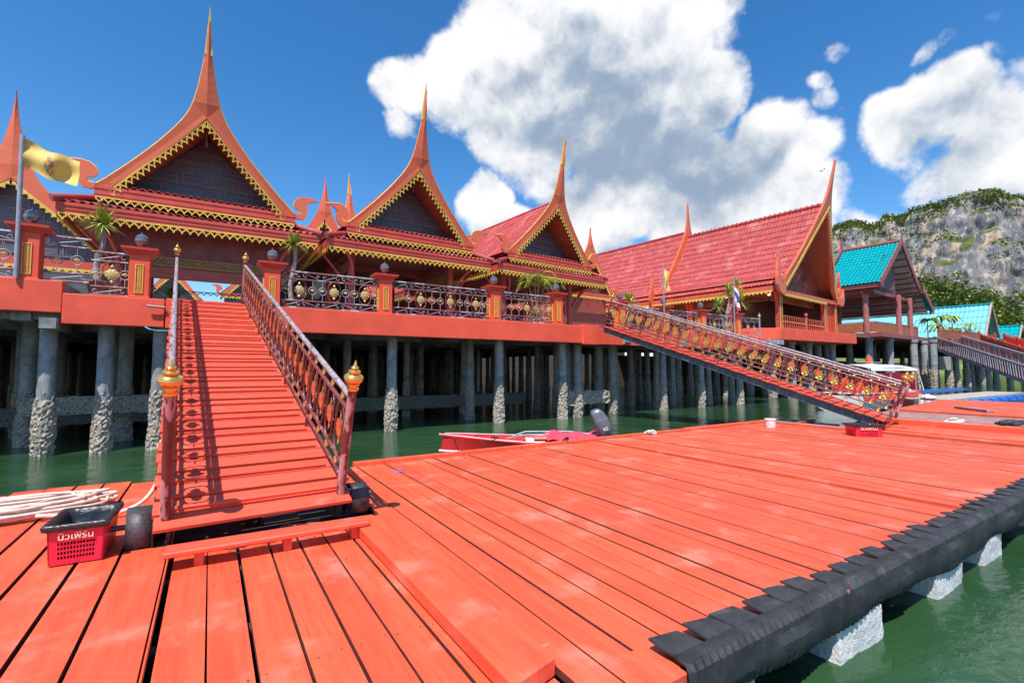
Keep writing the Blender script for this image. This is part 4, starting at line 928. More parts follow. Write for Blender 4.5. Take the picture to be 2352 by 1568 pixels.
# ---------- teal roofed pavilion ----------
def teal():
    e=empty('teal_pavilion',(58.4,19.3,5.55),(0,0,R(4)),'open pavilion with bright teal tiled roof and plum gable boards right of the long hall','pavilion')
    MP=mat('plum_board',(.27,.07,.06),.5,0,.15,2)
    rf=MB(); L=16
    for s_,x1,z1 in ((-1,6.4,4.6),(1,5.9,4.4)):
        pr=[(.05,9.3),(x1*.45,6.85),(x1,z1)]
        for k in range(2):
            (xa,za),(xb,zb)=pr[k],pr[k+1]; tiles(rf,(s_*xb,0,zb),(s_*xb,L,zb),(s_*xa,0,za),(s_*xa,L,za),.33,.55,.05,.05,4)
    tiles(rf,(8.3,-.3,2.9),(8.3,L,2.9),(5.6,-.2,4.6),(5.6,L,4.6),.33,.55,.05,.05,4)
    rf.build('tiled_roof',M_teal,e,60)
    un=MB(); pu=MB(); rnn=0
    for s_,x1,z1,xa,za in ((-1,6.35,4.45,.1,9.1),(1,5.85,4.25,.1,9.1),(1,8.2,2.75,5.6,4.45)):
        xm,zm=(x1*.45,6.62) if xa<1 else ((xa+x1)/2,(za+z1)/2); un.add([(s_*xa,.05,za),(s_*xm,.05,zm),(s_*xm,L,zm),(s_*xa,L,za)],[(0,1,2,3)]); un.add([(s_*xm,.05,zm),(s_*x1,.05,z1),(s_*x1,L,z1),(s_*xm,L,zm)],[(0,1,2,3)])
        n=9 if xa<1 else 3
        for k in range(n+1):
            t_=k/n; x=s_*(xa+(x1-xa)*t_); ax_=abs(x); z=(za+(zm-za)*(ax_-xa)/(xm-xa)) if ax_<xm else (zm+(z1-zm)*(ax_-xm)/(x1-xm)); pu.b2((x-.05,.0,z-.16),(x+.05,L,z-.03))
    un.build('roof_underside',mat('pale_ceiling_sheet',(.42,.42,.42),.6,0,.15,2),e); pu.build('purlins',MP,e)
    bd=MB()
    def bar(a,b_,w_=.10,h=.55): bd.bar(a,b_,w_,h,(0,0,1))
    for s_,x1,z1 in ((-1,6.5,4.45),(1,6.0,4.25)):
        bar((0,-.05,9.35),(s_*x1,-.05,z1+.1)); 
    bar((5.4,-.35,4.9),(8.7,-.35,2.85)); bar((5.0,-.3,5.6),(5.7,-.3,4.4),.08,.3)
    bd.prism([(-.35,-.4),(.35,-.4),(.12,.5),(0,1.3),(-.1,.5)],(0,-.05,9.4),(1,0,0),(0,0,1),.12)
    for s_,x1,z1 in ((-1,6.5,4.45),(1,8.6,2.9)): bd.prism([(-.3,-.3),(.25,-.35),(.35,.0),(.3,.5),(.15,.1),(-.2,.1)],(s_*x1,-.1,z1),(s_,0,0),(0,0,1),.12)
    bd.prism([(-.3,-.4),(.3,-.4),(.12,.4),(0,1.2)],(0,5.2,9.5),(1,0,0),(0,0,1),.2); bd.bar((0,5.2,9.5),(-6.0,5.2,4.9),.25,.3,(0,0,1))
    bd.b2((-6.4,.0,4.15),(-6.3,L,4.45)); bd.build('gable_board',MP,e)
    rc=MB(); rc.tube([(0,.1,9.4),(0,L,9.4)],.2,8); rc.build('ridge_cap',MP,e,60)
    gw=MB(); gw.add([(-5.3,.9,4.7),(.9,.9,3.75),(.9,.9,6.6),(-1.9,.9,8.0)],[(0,1,2,3)]); gw.b2((-5.4,.8,4.4),(.0,.95,4.62)); gw.build('gable_wall',mat('brown_gable_planks',(.14,.07,.07),.6,0,.2,2),e)
    bm_=MB(); bm_.b2((-5.8,.7,3.7),(6.2,.95,4.0)); bm_.b2((-5.8,L-1,3.7),(6.2,L-.8,4)); bm_.b2((-5.9,.7,3.7),(-5.6,L-1,4.0)); bm_.b2((.2,.7,3.7),(.5,L-1,4.0)); bm_.b2((5.9,.7,2.6),(6.2,L,2.9)); bm_.build('tie_beam',MP,e)
    for x,y in ((-5.6,1.5),(0.1,.5),(3.7,.5),(-5.6,7),(0,7),(3.7,7),(-5.6,13),(0,13),(3.7,13)):
        mb=MB(); mb.tube([(x,y,0),(x,y,4.0)],.24,12); c_=mb.build('column',mat('plum_column',(.36,.12,.11),.5,0,.15,2),e,60)
        mb=MB(); mb.bar((x,y,2.6),(x-.9,y,3.8),.1,.12); mb.bar((x,y,2.6),(x+.9,y,3.8),.1,.12); mb.build('bracket',MP,c_)
    rl=MB(); rm=mat('orange_brown_rail',(.36,.10,.04),.6,0,.2,3)
    for a,b_ in (((-5.6,.9),(0,.6)),((0,.5),(3.7,.5)),((-5.6,.9),(-5.6,6.8)),((3.7,.5),(6.2,.5)),((-5.6,7),(3.7,7))):
        rl.bar((a[0],a[1],.5),(b_[0],b_[1],.5),.06,.9); rl.bar((a[0],a[1],1.02),(b_[0],b_[1],1.02),.12,.08)
    rl.build('railing',rm,e)
    dk=MB(); dk.b2((-6.3,.1,-.45),(8,14,-.05)); dk.build('deck',MP,e)
    sub=MB(); tiles(sub,(-7,10,2.0),(2,10,2.0),(-7,12,2.7),(2,12,2.7),.33,.5,.05,.05,4); sub.build('inner_roof',M_teal,e,60)
teal()
k=0
for i,(x,y) in enumerate([(53,20.4),(56.5,20),(61.2,19.6),(64.6,19.8),(67.4,20.4),(71,21),(74.5,20.6),(78.5,21),(83,21.2),(88,21),(93,21.5),(99,22),(106,22),(114,22),(51,24),(55,25),(60,25),(66,25),(72,26),(80,26),(90,27),(50,28),(57,30),(64,31),(75,31),(86,32),(98,33),(62.5,18.4),(76,24),(96,24),(103,25),(110,27)]):
    e=empty('pier_pile',(x,y,0),(0,0,i),'grey concrete pile under the teal pavilion and the far walkway','pile','piles under the far walkway'); e.scale=(1.8,1.8,1.42)
    inst('shaft',PM[i%3][0],e); inst('barnacles',PM[i%3][1],e)
fp=empty('far_pier',(0,0,0),label='far walkway deck on piles running right from the teal pavilion',cat='pier')
mb=MB(); mb.b2((47,19.9,5.0),(160,60,5.35)); mb.b2((66,19.3,4.6),(140,19.9,5.3)); mb.build('deck_slab',mat('plum_brown_deck',(.22,.08,.06),.6,0,.2,1),fp)
cpb=MB(); cpb.b2((63.3,18.2,2.0),(66.6,18.7,3.4)); tag(cpb.build('pile_cap',mat('pale_concrete',(.42,.38,.30),.8)),'pale concrete block joining two piles below the metal gangway','pile cap')
def woodrail(xa,xb,y,z,lab):
    e=empty('wooden_railing',(xa,y,z),label=lab,cat='railing'); mb=MB(); L=xb-xa; n=max(2,int(L/3))
    mb.b2((0,0,.25),(L,.06,1.15)); mb.b2((0,-.04,1.2),(L,.1,1.3)); mb.build('rail_boards',M_woodr if 'gangway' in lab else MATS['orange_brown_rail'],e)
    for i in range(n+1): pb=MB(); x=L*i/n; pb.b2((x-.12,-.08,0),(x+.12,.14,1.6)); pb.build('post',MATS['orange_brown_rail'],e)
woodrail(68,88,19.4,5.3,'brown wooden railing of the far walkway behind the potted palms')
# far metal gangway and its red neighbour
def slatgang(a,b_,lab,side,n,W_=2.2,slat=True):
    a=Vector(a);b_=Vector(b_); e=empty('gangway',a,label=lab,cat='gangway'); d=b_-a; rgt=Vector((d.y,-d.x,0)).normalized()*-W_
    dk=MB(); dk.bar(rgt*.5,rgt*.5+d,W_,.12); dk.build('deck',M_galv if slat else M_woodr,e)
    up=Vector((0,0,1))
    for o in (Vector((0,0,0)),rgt):
        mb=MB(); mb.bar(o-up*.1,o+d-up*.1,.10,.22) ; mb.tube([o+up*1.15,o+d+up*1.15],.06,8); mb.tube([o+up*1.0,o+d+up*1.0],.04,8)
        rl=mb.build('railing',M_galv if slat else M_woodr,e)
        sb=MB(); lean=Vector((d.x,d.y,0)).normalized()*.22
        if slat:
            for k in range(n):
                p=o+d*((k+.5)/n); sb.cur=(0,0,1,0,2)[k%5]; sb.bar(p,p+up*1.02+lean*-1,.06,.13,d)
            sb.build('slats',[mat('dark_red_slat',(.26,.05,.045),.5),mat('grey_slat',(.22,.24,.26),.5),mat('pale_red_slat',(.42,.22,.18),.5)],rl)
        else:
            sb.bar(o+up*.5,o+d+up*.5,.05,.85); sb.build('side_boards',M_woodr,rl)
            for k in range(7):
                p=o+d*(k/6); pb=MB(); pb.bar(p,p+up*1.35,.16,.16,d); pb.build('post',M_woodr,rl)
    return e
slatgang((63.5,18.6,4.35),(46.4,6.6,.1),'far metal gangway with slanting red and grey slats under a shiny rail','',58)
slatgang((80,18.9,5.2),(55,7.6,1.1),'far red wooden gangway with board sides behind the metal gangway','',10,2.0,False)
# blue roofed houses
def bluehouse(x,y,z,hw,hz,L,lab,wall=True,yaw=4,col=None):
    e=empty('blue_roofed_house',(x,y,z),(0,0,R(yaw)),lab,'house','blue roofed houses far right'); rf=MB()
    for s_ in (1,-1): tiles(rf,(s_*hw,0,0),(s_*hw,L,0),(0,0,hz),(0,L,hz),.45,1.25,.06,.05,4)
    rf.build('sheet_roof',col or M_blue,e,60)
    rc=MB(); rc.bar((0,-.1,hz+.05),(0,L,hz+.05),.5,.15); rc.build('ridge_cap',mat('bright_blue_cap',(.0,.36,.47)),e)
    bd=MB(); 
    for s_ in (1,-1): bd.bar((0,-.1,hz),(s_*(hw+.1),-.1,-.15),.12,.35)
    bd.build('gable_board',mat('tan_board',(.50,.33,.22)),e)
    if wall:
        w_=MB(); w_.add([(-hw*.82,.8,0),(hw*.82,.8,0),(0,.8,hz*.84)],[(0,1,2)]); w_.b2((-hw*.9,.8,-1.2),(hw*.9,.95,.0)); w_.b2((-hw*.9,.96,-1.2),(-hw*.88,L,0)); w_.build('gable_wall',mat('grey_lilac_wall',(.50,.46,.50)),e)
        b2_=MB(); b2_.b2((-hw*.82,.72,-.1),(hw*.82,.79,.15)); b2_.build('cross_board',mat('brown_board',(.16,.09,.07)),e)
    for sx in (-1,1):
        for yy in (.6,L-.6):
            pb=MB(); pb.b2((sx*hw*.85-.15,yy-.15,-3.2 if wall else -2.2),(sx*hw*.85+.15,yy+.15,-.1)); pb.build('post',M_wood,e)
bluehouse(86.2,19.3,6.3,4.3,4.3,26,'pale blue roofed house with grey gable standing behind the palms')
bluehouse(106,24,6.2,5,4.3,26,'pale blue roof cut by the right picture edge')
bluehouse(96.5,18.6,6.2,3.0,2.0,5,'small bright teal porch roof on thin posts at the right picture edge',False,4,M_teal)
# ---------- limestone hill ----------
def hill():
    m=bpy.data.materials.new('limestone_cliff'); m.use_nodes=True; t=m.node_tree; b=t.nodes['Principled BSDF']; b.inputs['Roughness'].default_value=.95
    tcn=t.nodes.new('ShaderNodeTexCoord'); v=tcn.outputs['Object']
    def mapd(sc):
        mp=t.nodes.new('ShaderNodeMapping'); mp.inputs['Scale'].default_value=sc; t.links.new(v,mp.inputs[0]); return mp.outputs[0]
    n1=noise_(t,mapd((1,1,.45)),.045,8,.68,.5); n2=noise_(t,mapd((1,1,.35)),.11,7,.7,.6); n3=noise_(t,mapd((1,1,.3)),.28,6,.7,.4)
    col=mixc(t,mapr(t,n1,.42,.58),(.13,.135,.15),(.28,.265,.25))  # rock tones lifted and flattened, distance haze put into the colour
    col=mixc(t,mapr(t,n2,.50,.60),col,(.50,.36,.26)); col=mixc(t,mapr(t,n3,.54,.64,0,.7),col,(.52,.49,.46)); col=mixc(t,mapr(t,n3,.46,.38,0,.8),col,(.08,.085,.095))
    g=t.nodes.new('ShaderNodeNewGeometry'); sep=t.nodes.new('ShaderNodeSeparateXYZ'); t.links.new(g.outputs['Normal'],sep.inputs[0])
    veg=math_(t,'ADD',sep.outputs[2],math_(t,'MULTIPLY',math_(t,'SUBTRACT',noise_(t,v,.03,6,.6),.5),1.4))
    col=mixc(t,mapr(t,veg,.62,.78),col,mixc(t,mapr(t,noise_(t,v,.12,5,.7),.35,.65),(.035,.06,.015),(.13,.15,.04)))
    t.links.new(col,b.inputs['Base Color'])
    bn=t.nodes.new('ShaderNodeBump'); bn.inputs['Strength'].default_value=1; bn.inputs['Distance'].default_value=4; t.links.new(n2,bn.inputs['Height']); t.links.new(bn.outputs[0],b.inputs['Normal'])
    sil=[(1500,760),(1700,700),(1850,590),(1914,528),(1960,511),(2040,500),(2090,490),(2105,476),(2140,465),(2190,453),(2222,441),(2247,431),(2300,430),(2340,447),(2400,462),(2500,480),(2650,500),(2900,560),(3300,640),(4200,800)]
    def az(u): return R(32.2)+math.atan((u-1176)/1099)
    def el(u,v_): return (847-v_)/math.hypot(1099,u-1176)
    tab=[(az(u),el(u,v_)) for u,v_ in sil]
    def elev(a):
        for (a0,e0),(a1,e1) in zip(tab[:-1],tab[1:]):
            if a0<=a<=a1: k_=(a-a0)/(a1-a0); k_=k_*k_*(3-2*k_); return e0+(e1-e0)*k_
        return 0
    N,Mh=420,110; vs=[]; D=430
    a0,a1=tab[0][0],tab[-1][0]
    fun=[]
    for i in range(N+1):
        a=a0+(a1-a0)*i/N; top=elev(a)*(D+55)
        top*=1+.03*noise.noise(Vector((a*40,0,3)))+.018*noise.noise(Vector((a*140,2,3)))
        for j in range(Mh+1):
            q=j/Mh
            if q<.62: tt=q/.62; z=top*.86*tt; r=D-30+34*tt**1.6
            elif q<.85: tt=(q-.62)/.23; z=top*(.86+.14*math.sin(tt*PI/2)); r=D+4+51*tt
            else: tt=(q-.85)/.15; z=top*(1-.9*tt); r=D+55+170*tt
            x,y=r*math.sin(a),r*math.cos(a); p=Vector((x,y,z))
            n_=noise.fractal(p*.018,1,2,5)*13+abs(noise.fractal(Vector((x*.05,y*.05,z*.02)),1,2,4))*9*(1 if q<.7 else .3)
            rr=r-n_*min(1,q*6+.3); zz=z+ (noise.fractal(p*.03,1,2,5)*3.5 if 0.1<q<.86 else 0)
            vs.append((rr*math.sin(a),rr*math.cos(a),max(-2,zz-1)))
    w_=Mh+1; mb=MB(); mb.add(vs,[(i*w_+j,(i+1)*w_+j,(i+1)*w_+j+1,i*w_+j+1) for i in range(N) for j in range(Mh)])
    tag(mb.build('limestone_hill',m,None,180),kind='structure')
    # bushes and trees clinging to the hill
    fo=MB(); rn=random.Random(9)
    def tuft(p,r,n):
        cu=rn.choice((0,0,1))
        for _ in range(n):
            d=Vector((rn.gauss(0,1),rn.gauss(0,1),rn.gauss(0,.7))).normalized()*r*rn.uniform(.45,1)
            c=Vector(p)+d; s_=r*rn.uniform(.14,.27); u=Vector((rn.gauss(0,1),rn.gauss(0,1),rn.gauss(0,.5))).normalized(); w2=u.cross(Vector((rn.random(),rn.random(),rn.random()+.3))).normalized()
            fo.cur=cu; fo.add([c+u*s_,c+w2*s_*.7,c-u*s_*.8,c-w2*s_*.6],[(0,1,2,3)])
    for _ in range(1900):
        i=rn.randint(40,250); j=rn.choice((rn.randint(66,95),rn.randint(72,95),rn.randint(5,70)))
        p=vs[i*w_+j]; 
        if j<64 and noise.noise(Vector(p)*.02+Vector((3,1,5)))<.12: continue
        tuft(p,rn.uniform(1.8,4.4),30)
    # green slope at the foot
    for _ in range(900):
        u=rn.uniform(1990,2345); lim=640+70*((u-2130)/190)**2 if u<2340 else 700
        a=az(u); vv=rn.uniform(max(lim,640),735)
        if rn.random()<.25: vv-=rn.uniform(0,30)
        r=D-34-rn.uniform(0,16)-(vv-640)*.45; z=el(u,vv)*r
        tuft((r*math.sin(a),r*math.cos(a),z),rn.uniform(2.5,5.5),36)
    fo_=fo.build('hill_bushes',[mat('hill_green',(.11,.155,.03),.7,0,.4,.2),mat('hill_yellow_green',(.26,.28,.045),.7,0,.4,.2)]); tag(fo_,kind='stuff')
    ft=MB(); P=[]; 
    for i in range(40):
        u=1700+i*40; a=az(u); 
        for q,(r,z) in enumerate(((330,0),(372,22),(395,52),(410,60))): z2=z*(max(.25,1-((u-2120)/330)**2) if u<2450 else .25); r2=r+6*noise.noise(Vector((a*30,q,0))); P.append((r2*math.sin(a),r2*math.cos(a),z2-.5+3*noise.noise(Vector((a*60,q,2)))))
    ft.add(P,[(i*4+j,(i+1)*4+j,(i+1)*4+j+1,i*4+j+1) for i in range(39) for j in range(3)]); tag(ft.build('green_foothill',MATS['hill_green'],None,180),kind='structure')
hill()
bk=MB(); bk.prism([(-60,60.5),(30,60.5),(46,48),(200,62),(200,90),(-60,90)],(0,0,1.8),(1,0,0),(0,1,0),4.4); bk.b2((6,61,4.02),(62,66,6.3)); tag(bk.build('dark_backing',M_under),kind='structure')  # unseen dark block added to stop daylight leaking through under the decks

# ---------- plants ----------
def rosette_leaves(mb,c,n,L,w_,rn,up=.5,seg=4,droop=.5,lo=-.5):
    for i in range(n):
        a=rn.uniform(0,2*PI); el_=rn.uniform(lo,1.45)*.95; l=L*rn.uniform(.75,1.05); d=Vector((math.cos(a)*math.cos(el_),math.sin(a)*math.cos(el_),math.sin(el_)))
        sd=Vector((-math.sin(a),math.cos(a),0)); p=Vector(c); vs=[]; 
        for k in range(seg+1):
            t_=k/seg; wd=w_*(1-t_**2)*(.6+.8*t_ if t_<.5 else 1.0); q=p+d*l*t_+Vector((0,0,-droop*l*t_*t_*math.cos(el_)*.5)); vs+=[q-sd*wd,q+sd*wd+Vector((0,0,.004))]
        mb.cur=0 if rn.random()<.6 else 1
        mb.add(vs,[(2*k,2*k+1,2*k+3,2*k+2) for k in range(seg)])
def dracaena(loc,h,L,lab,heads=None,seed=1,n=120):
    rn=random.Random(seed); e=empty('dracaena_plant',loc,label=lab,cat='plant',group='spiky headed plants on the pier')
    heads=heads or [(0.02,0,h)]
    for (hx,hy,hz) in heads:
        mb=MB(); mb.tube(spline([(0,0,.25),(hx*.2-.06,hy*.3,hz*.4),(hx*.7+.05,hy*.7,hz*.75),(hx,hy,hz)],4),[.085-.045*k/12 for k in range(13)],8); tr=mb.build('trunk',M_trunk,e,60)
        lf=MB(); rosette_leaves(lf,(hx,hy,hz),n,L,.034,rn); lf.build('leaves',[M_leaf,M_leafy],e)
    mb=MB(); mb.lathe([(.16,0),(.2,.05),(.25,.3),(.28,.32),(.27,.36),(.22,.34)],16); mb.build('pot',M_pot,e,50)
dracaena((-2.62,16.75,4.1),1.95,.66,'spiky dracaena with pale bent trunk between the two left pillars',None,3,110)
dracaena((2.12,16.4,3.9),2.15,.52,'spiky dracaena with slim pale trunk right of the near gangway',None,4,110)
dracaena((17.2,16.6,3.9),1.45,.75,'bushy dracaena peeking above the first pillar behind the far gangway',None,5,120)
dracaena((26.0,17.3,3.9),2.6,.85,'many headed dracaena clump behind the small national flag',[(-.7,0,1.9),(.55,.1,2.85),(1.5,.2,3.3),(1.1,-.3,2.2)],6,75)
e=empty('potted_palm',(11.75,16.75,3.9),label='feathery yellow green palm in a pot behind the third balustrade panel',cat='plant'); rn=random.Random(12)
mb=MB(); mb.lathe([(.2,0),(.3,.4),(.33,.42),(.28,.42)],16); mb.build('pot',M_pot,e,50)
for s_ in range(5):
    bx,by=rn.uniform(-.12,.12),rn.uniform(-.1,.1); tx,ty,h=bx*4+rn.uniform(-.2,.2),by*3,rn.uniform(1.6,2.3)
    mb=MB(); mb.tube(spline([(bx,by,.3),(bx+tx*.3,by,h*.5),(tx,ty,h)],4),[.035,.033,.03,.028,.026,.024,.022,.02,.018],6); mb.build('stem',mat('orange_stem',(.42,.20,.05)),e,60)
    fr=MB()
    for q in range(5):
        a=rn.uniform(0,2*PI); l=rn.uniform(.6,.95); pts=spline([(tx,ty,h),(tx+math.cos(a)*l*.3,ty+math.sin(a)*l*.3,h+.42*l),(tx+math.cos(a)*l*.75,ty+math.sin(a)*l*.75,h+.35*l),(tx+math.cos(a)*l,ty+math.sin(a)*l,h-.1)],5)
        fr.cur=1; fr.tube(pts,.008,4)
        for i,p in enumerate(pts[3:]):
            sd=Vector((-math.sin(a),math.cos(a),0)); fwd=Vector((math.cos(a),math.sin(a),0))
            for s2 in (1,-1):
                for off in (0,.5):
                    tip=p+sd*s2*.26*(1-i/18)+fwd*.14+Vector((0,0,-.10)); fr.cur=rn.choice((0,1)); fr.add([p+fwd*off*.04,p+fwd*(.03+off*.04),tip+fwd*off*.05],[(0,1,2)])
    fr.build('fronds',[M_leaf,M_leafy],e)
lf=MB(); rosette_leaves(lf,(0,0,.45),50,.55,.04,rn,droop=.9,lo=-.2); o=lf.build('low_leaves',[M_leafy,M_leafy],e)
e=empty('bushy_plant',(-1.2,20.5,4.3),label='dark green bushy plant inside the gate left of the handrail',cat='plant'); lf=MB(); rosette_leaves(lf,(0,0,.2),120,.8,.04,rn,droop=.8); lf.build('leaves',[M_leaf,M_leaf],e); mb=MB(); mb.lathe([(.2,-.4),(.28,.1)],12); mb.build('pot',M_pot,e)
def palmfar(x,y,z,h,lab,sd):
    rn=random.Random(sd); e=empty('palm',(x,y,z),label=lab,cat='palm',group='small palms along the far walkway',scale=.68); mb=MB(); mb.tube([(0,0,0),(.1,0,h*.5),(0,0,h)],.07,6); mb.build('trunk',M_trunk,e)
    fr=MB()
    for q in range(11):
        a=rn.uniform(0,2*PI); l=rn.uniform(1.3,2.1)
        pts=spline([(0,0,h),(math.cos(a)*l*.45,math.sin(a)*l*.45,h+.5*l*.6),(math.cos(a)*l,math.sin(a)*l,h-.35*l)],5); sdv=Vector((-math.sin(a),math.cos(a),0))
        vs=[]
        for i,p in enumerate(pts): w2=.20*math.sin(PI*min(1,(i+.6)/len(pts))); vs+=[p-sdv*w2+Vector((0,0,-.1)),p,p+sdv*w2+Vector((0,0,-.1))]
        fr.add(vs,[(3*i+j,3*i+j+1,3*i+j+4,3*i+j+3) for i in range(len(pts)-1) for j in (0,1)])
    fr.build('fronds',M_leaf,e)
for i,(x,y,h) in enumerate(((67.5,20.3,3.1),(69.8,20.1,2.2),(72,20.3,4.0),(76,20.5,4.2),(77.5,20.3,2.3),(81.5,20.4,3.3),(83,20.8,1.9))):
    palmfar(x,y,5.3,h,['drooping palm nearest the teal pavilion','low palm second from the teal pavilion','tall loose palm third from the teal pavilion','slender palm before the blue roof','low bush palm before the blue roof','round headed palm left of the grey gable','lowest palm left of the grey gable'][i],i)
# ---------- flags ----------
def cloth(mb,o,ux,uz,nu,nv,f,mi=None):
    vs=[]; o=Vector(o);ux=Vector(ux);uz=Vector(uz); n=ux.cross(uz).normalized()
    for j in range(nv+1):
        for i in range(nu+1): a,b_=i/nu,j/nv; vs.append(o+ux*a+uz*b_+n*f(a,b_)[0]+Vector((0,0,f(a,b_)[1])))
    for j in range(nv):
        for i in range(nu):
            if mi: mb.cur=mi((i+.5)/nu,(j+.5)/nv)
            mb.f.append(tuple(len(mb.v)+q for q in (j*(nu+1)+i,j*(nu+1)+i+1,(j+1)*(nu+1)+i+1,(j+1)*(nu+1)+i))); mb.mi.append(mb.cur)
    mb.v+=[tuple(v) for v in vs]
def flag(loc,H_,r,lab,w_,h_,drop,mi,mats,z0,lean=0,fold=.12):
    e=empty('flag',loc,label=lab,cat='flag'); mb=MB(); mb.tube([(0,0,0),(lean,0,H_)],r,10); mb.build('pole',M_galv,e,60)
    mb=MB(); cloth(mb,(lean+.03,0,H_-z0),(w_,0,-drop),(0,0,-h_),26,14,lambda a,b_:(fold*math.sin(a*9+b_*1.5)*a**.6+.04*math.sin(b_*7+a*4),-.10*math.sin(a*PI)*h_+.03*math.sin(a*11)),mi)
    mb.build('cloth',mats,e,180)
def emb(a,b_):
    x,y=(a-.47)/.085,(b_-.52)/.33; 
    if x*x+y*y<1: return 1 if math.sin(x*6+y*7)>.1 else (2 if math.sin(y*13+x*3)>.7 else 0)
    return 0
flag((-3.86,15.35,4.21),3.36,.045,'large yellow flag with orange emblem blowing from the tall pole at the far left',1.0,.66,.30,emb,[M_flagy,mat('emblem_orange',(.62,.22,.05),.7),mat('emblem_blue',(.12,.22,.42),.7)],.06,-.03,.10)
flag((18.66,15.7,3.92),3.4,.03,'small yellow flag hanging limp behind the far gangway',.32,1.0,.25,emb,[M_flagy,MATS['emblem_orange'],MATS['emblem_blue']],.12,0,.08)
flag((24.4,15.7,3.92),3.2,.03,'red white and blue striped flag hanging limp beside the long hall',.42,1.25,.45,lambda a,b_:(2 if .33<b_<.66 else (1 if .17<b_<.83 else 0)),[mat('flag_red',(.6,.03,.04),.7),mat('flag_white',(.75,.75,.75),.7),mat('flag_blue',(.03,.06,.35),.7)],.05,0,.08)
# bird
e=empty('bird',(57.5,26,24.3),label='tiny dark bird flying right of the tallest hall spire',cat='bird'); mb=MB(); mb.lathe([(.01,-.2),(.06,-.1),(.07,0),(.05,.12),(.01,.2)],6,ax=Matrix.Rotation(PI/2,3,'Y')); mb.add([(0,0,0),(.1,.0,.05),(-.1,.5,.22),(-.25,.45,.2)],[(0,1,2,3)]); mb.add([(0,0,0),(.1,.0,.05),(-.1,-.5,.1),(-.25,-.45,.1)],[(0,3,2,1)]); mb.build('body',M_under,e)
# ---------- baskets ----------
def basket(loc,yaw,w_,d_,h_,lab,text=True):
    e=empty('plastic_basket',loc,(0,0,R(yaw)),lab,'basket','red baskets lined with black bags'); mb=MB(); t=.012
    tp=1.07
    # front and back panels built as a grid with holes, tapering to the foot
    def panel(org,ux,W_,nx,ny):
        ux=Vector(ux); nn=Vector((0,0,1)).cross(ux)
        def P(s_,z,o): k_=1-(1-z/h_)*.07; return Vector(org)*k_+ux*(s_*k_)+Vector((0,0,z))+nn*o
        xs=[-W_/2]; 
        m0=W_*.16; cell=(W_-2*m0)/nx
        cols=[]; x=-W_/2+m0
        for i in range(nx):
            g=.30 if (i%3) else .42
            cols.append((x+cell*g*.5,x+cell*(1-.15))); x+=cell
        z0,z1=h_*.12,h_*.60; rh=(z1-z0)/ny; rows_=[(z0+rh*(j+.14),z0+rh*(j+.80)) for j in range(ny)]
        X=sorted(set([-W_/2,W_/2]+[c for p in cols for c in p])); Z=sorted(set([0,h_]+[c for p in rows_ for c in p]))
        for i in range(len(X)-1):
            for j in range(len(Z)-1):
                a,b_=X[i],X[i+1]; c,d2=Z[j],Z[j+1]
                if any(abs(a-p)<1e-6 for p,q in cols) and any(abs(c-p)<1e-6 for p,q in rows_): continue
                V=[P(a,c,0),P(b_,c,0),P(b_,d2,0),P(a,d2,0)]; V+=[P(a,c,t),P(b_,c,t),P(b_,d2,t),P(a,d2,t)]
                mb.add(V,[(0,1,2,3),(7,6,5,4),(0,4,5,1),(1,5,6,2),(2,6,7,3),(3,7,4,0)])
        return P
    PF=panel((0,-d_/2,0),(1,0,0),w_,12,4); panel((0,d_/2,0),(-1,0,0),w_,12,4); panel((w_/2,0,0),(0,1,0),d_,15,4); panel((-w_/2,0,0),(0,-1,0),d_,15,4)
    mb.b2((-w_*.46,-d_*.44,.005),(w_*.46,d_*.44,.02)); 
    mb.build('crate',M_plas,e)
    bg=MB(); rn=random.Random(3)   # liner: rim roll, skirt and sagging inside
    N=72; rows=[]
    def rim(a,off,z,jz=0):
        # rounded rectangle
        c,s_=math.cos(a),math.sin(a); k_=1/max(abs(c)/(w_/2+off),abs(s_)/(d_/2+off)); return (c*k_,s_*k_,z+jz)
    prof=[(.020,-.038,.004),(.028,-.025,.005),(.034,.0,.006),(.026,.018,.004),(.005,.020,.004),(-.02,-.0,.004),(-.035,-.05,.010),(-.05,-.11,.016),(-.09,-.16,.02)]
    for (of,dz,jt) in prof: rows.append([rim(2*PI*k/N,of+rn.uniform(-.3,1)*jt*.8,h_+dz,rn.uniform(-1,1)*jt) for k in range(N)])
    vs=[p for r in rows for p in r]; bg.add(vs,[(i*N+k,i*N+(k+1)%N,(i+1)*N+(k+1)%N,(i+1)*N+k) for i in range(len(rows)-1) for k in range(N)]+[tuple((len(rows)-1)*N+k for k in range(N))])
    bg.build('bag_liner',M_bag,e,70)
    c_=bpy.data.curves.new('lettering','FONT'); c_.body='นิวเฟิร์น' if text else 'นิวเฟิร์น'; c_.size=h_*.30; c_.align_x='CENTER'; c_.extrude=.001; c_.offset=.0012
    o=bpy.data.objects.new('lettering',c_); C.objects.link(o); bpy.context.view_layer.update()
    me=bpy.data.meshes.new_from_object(o.evaluated_get(bpy.context.evaluated_depsgraph_get())); bpy.data.objects.remove(o)
    me.materials.clear(); me.materials.append(mat('cream_lettering',(.80,.62,.45),.6)); o=inst('lettering',me,e,(0,-d_/2-.010,h_*.655),(PI/2,0,0)); 
    xs=[v.co.x for v in me.vertices]; 
    if xs: o.scale=(w_*.60/(max(xs)-min(xs)),)*3
    return e
basket((-.885,5.62,.502),-2,.37,.56,.315,'red basket lined with a black bag beside the coiled hose on the near deck')
basket((13.35,5.32,.47),-38,.62,.42,.30,'red basket lined with a black bag at the foot of the far gangway')
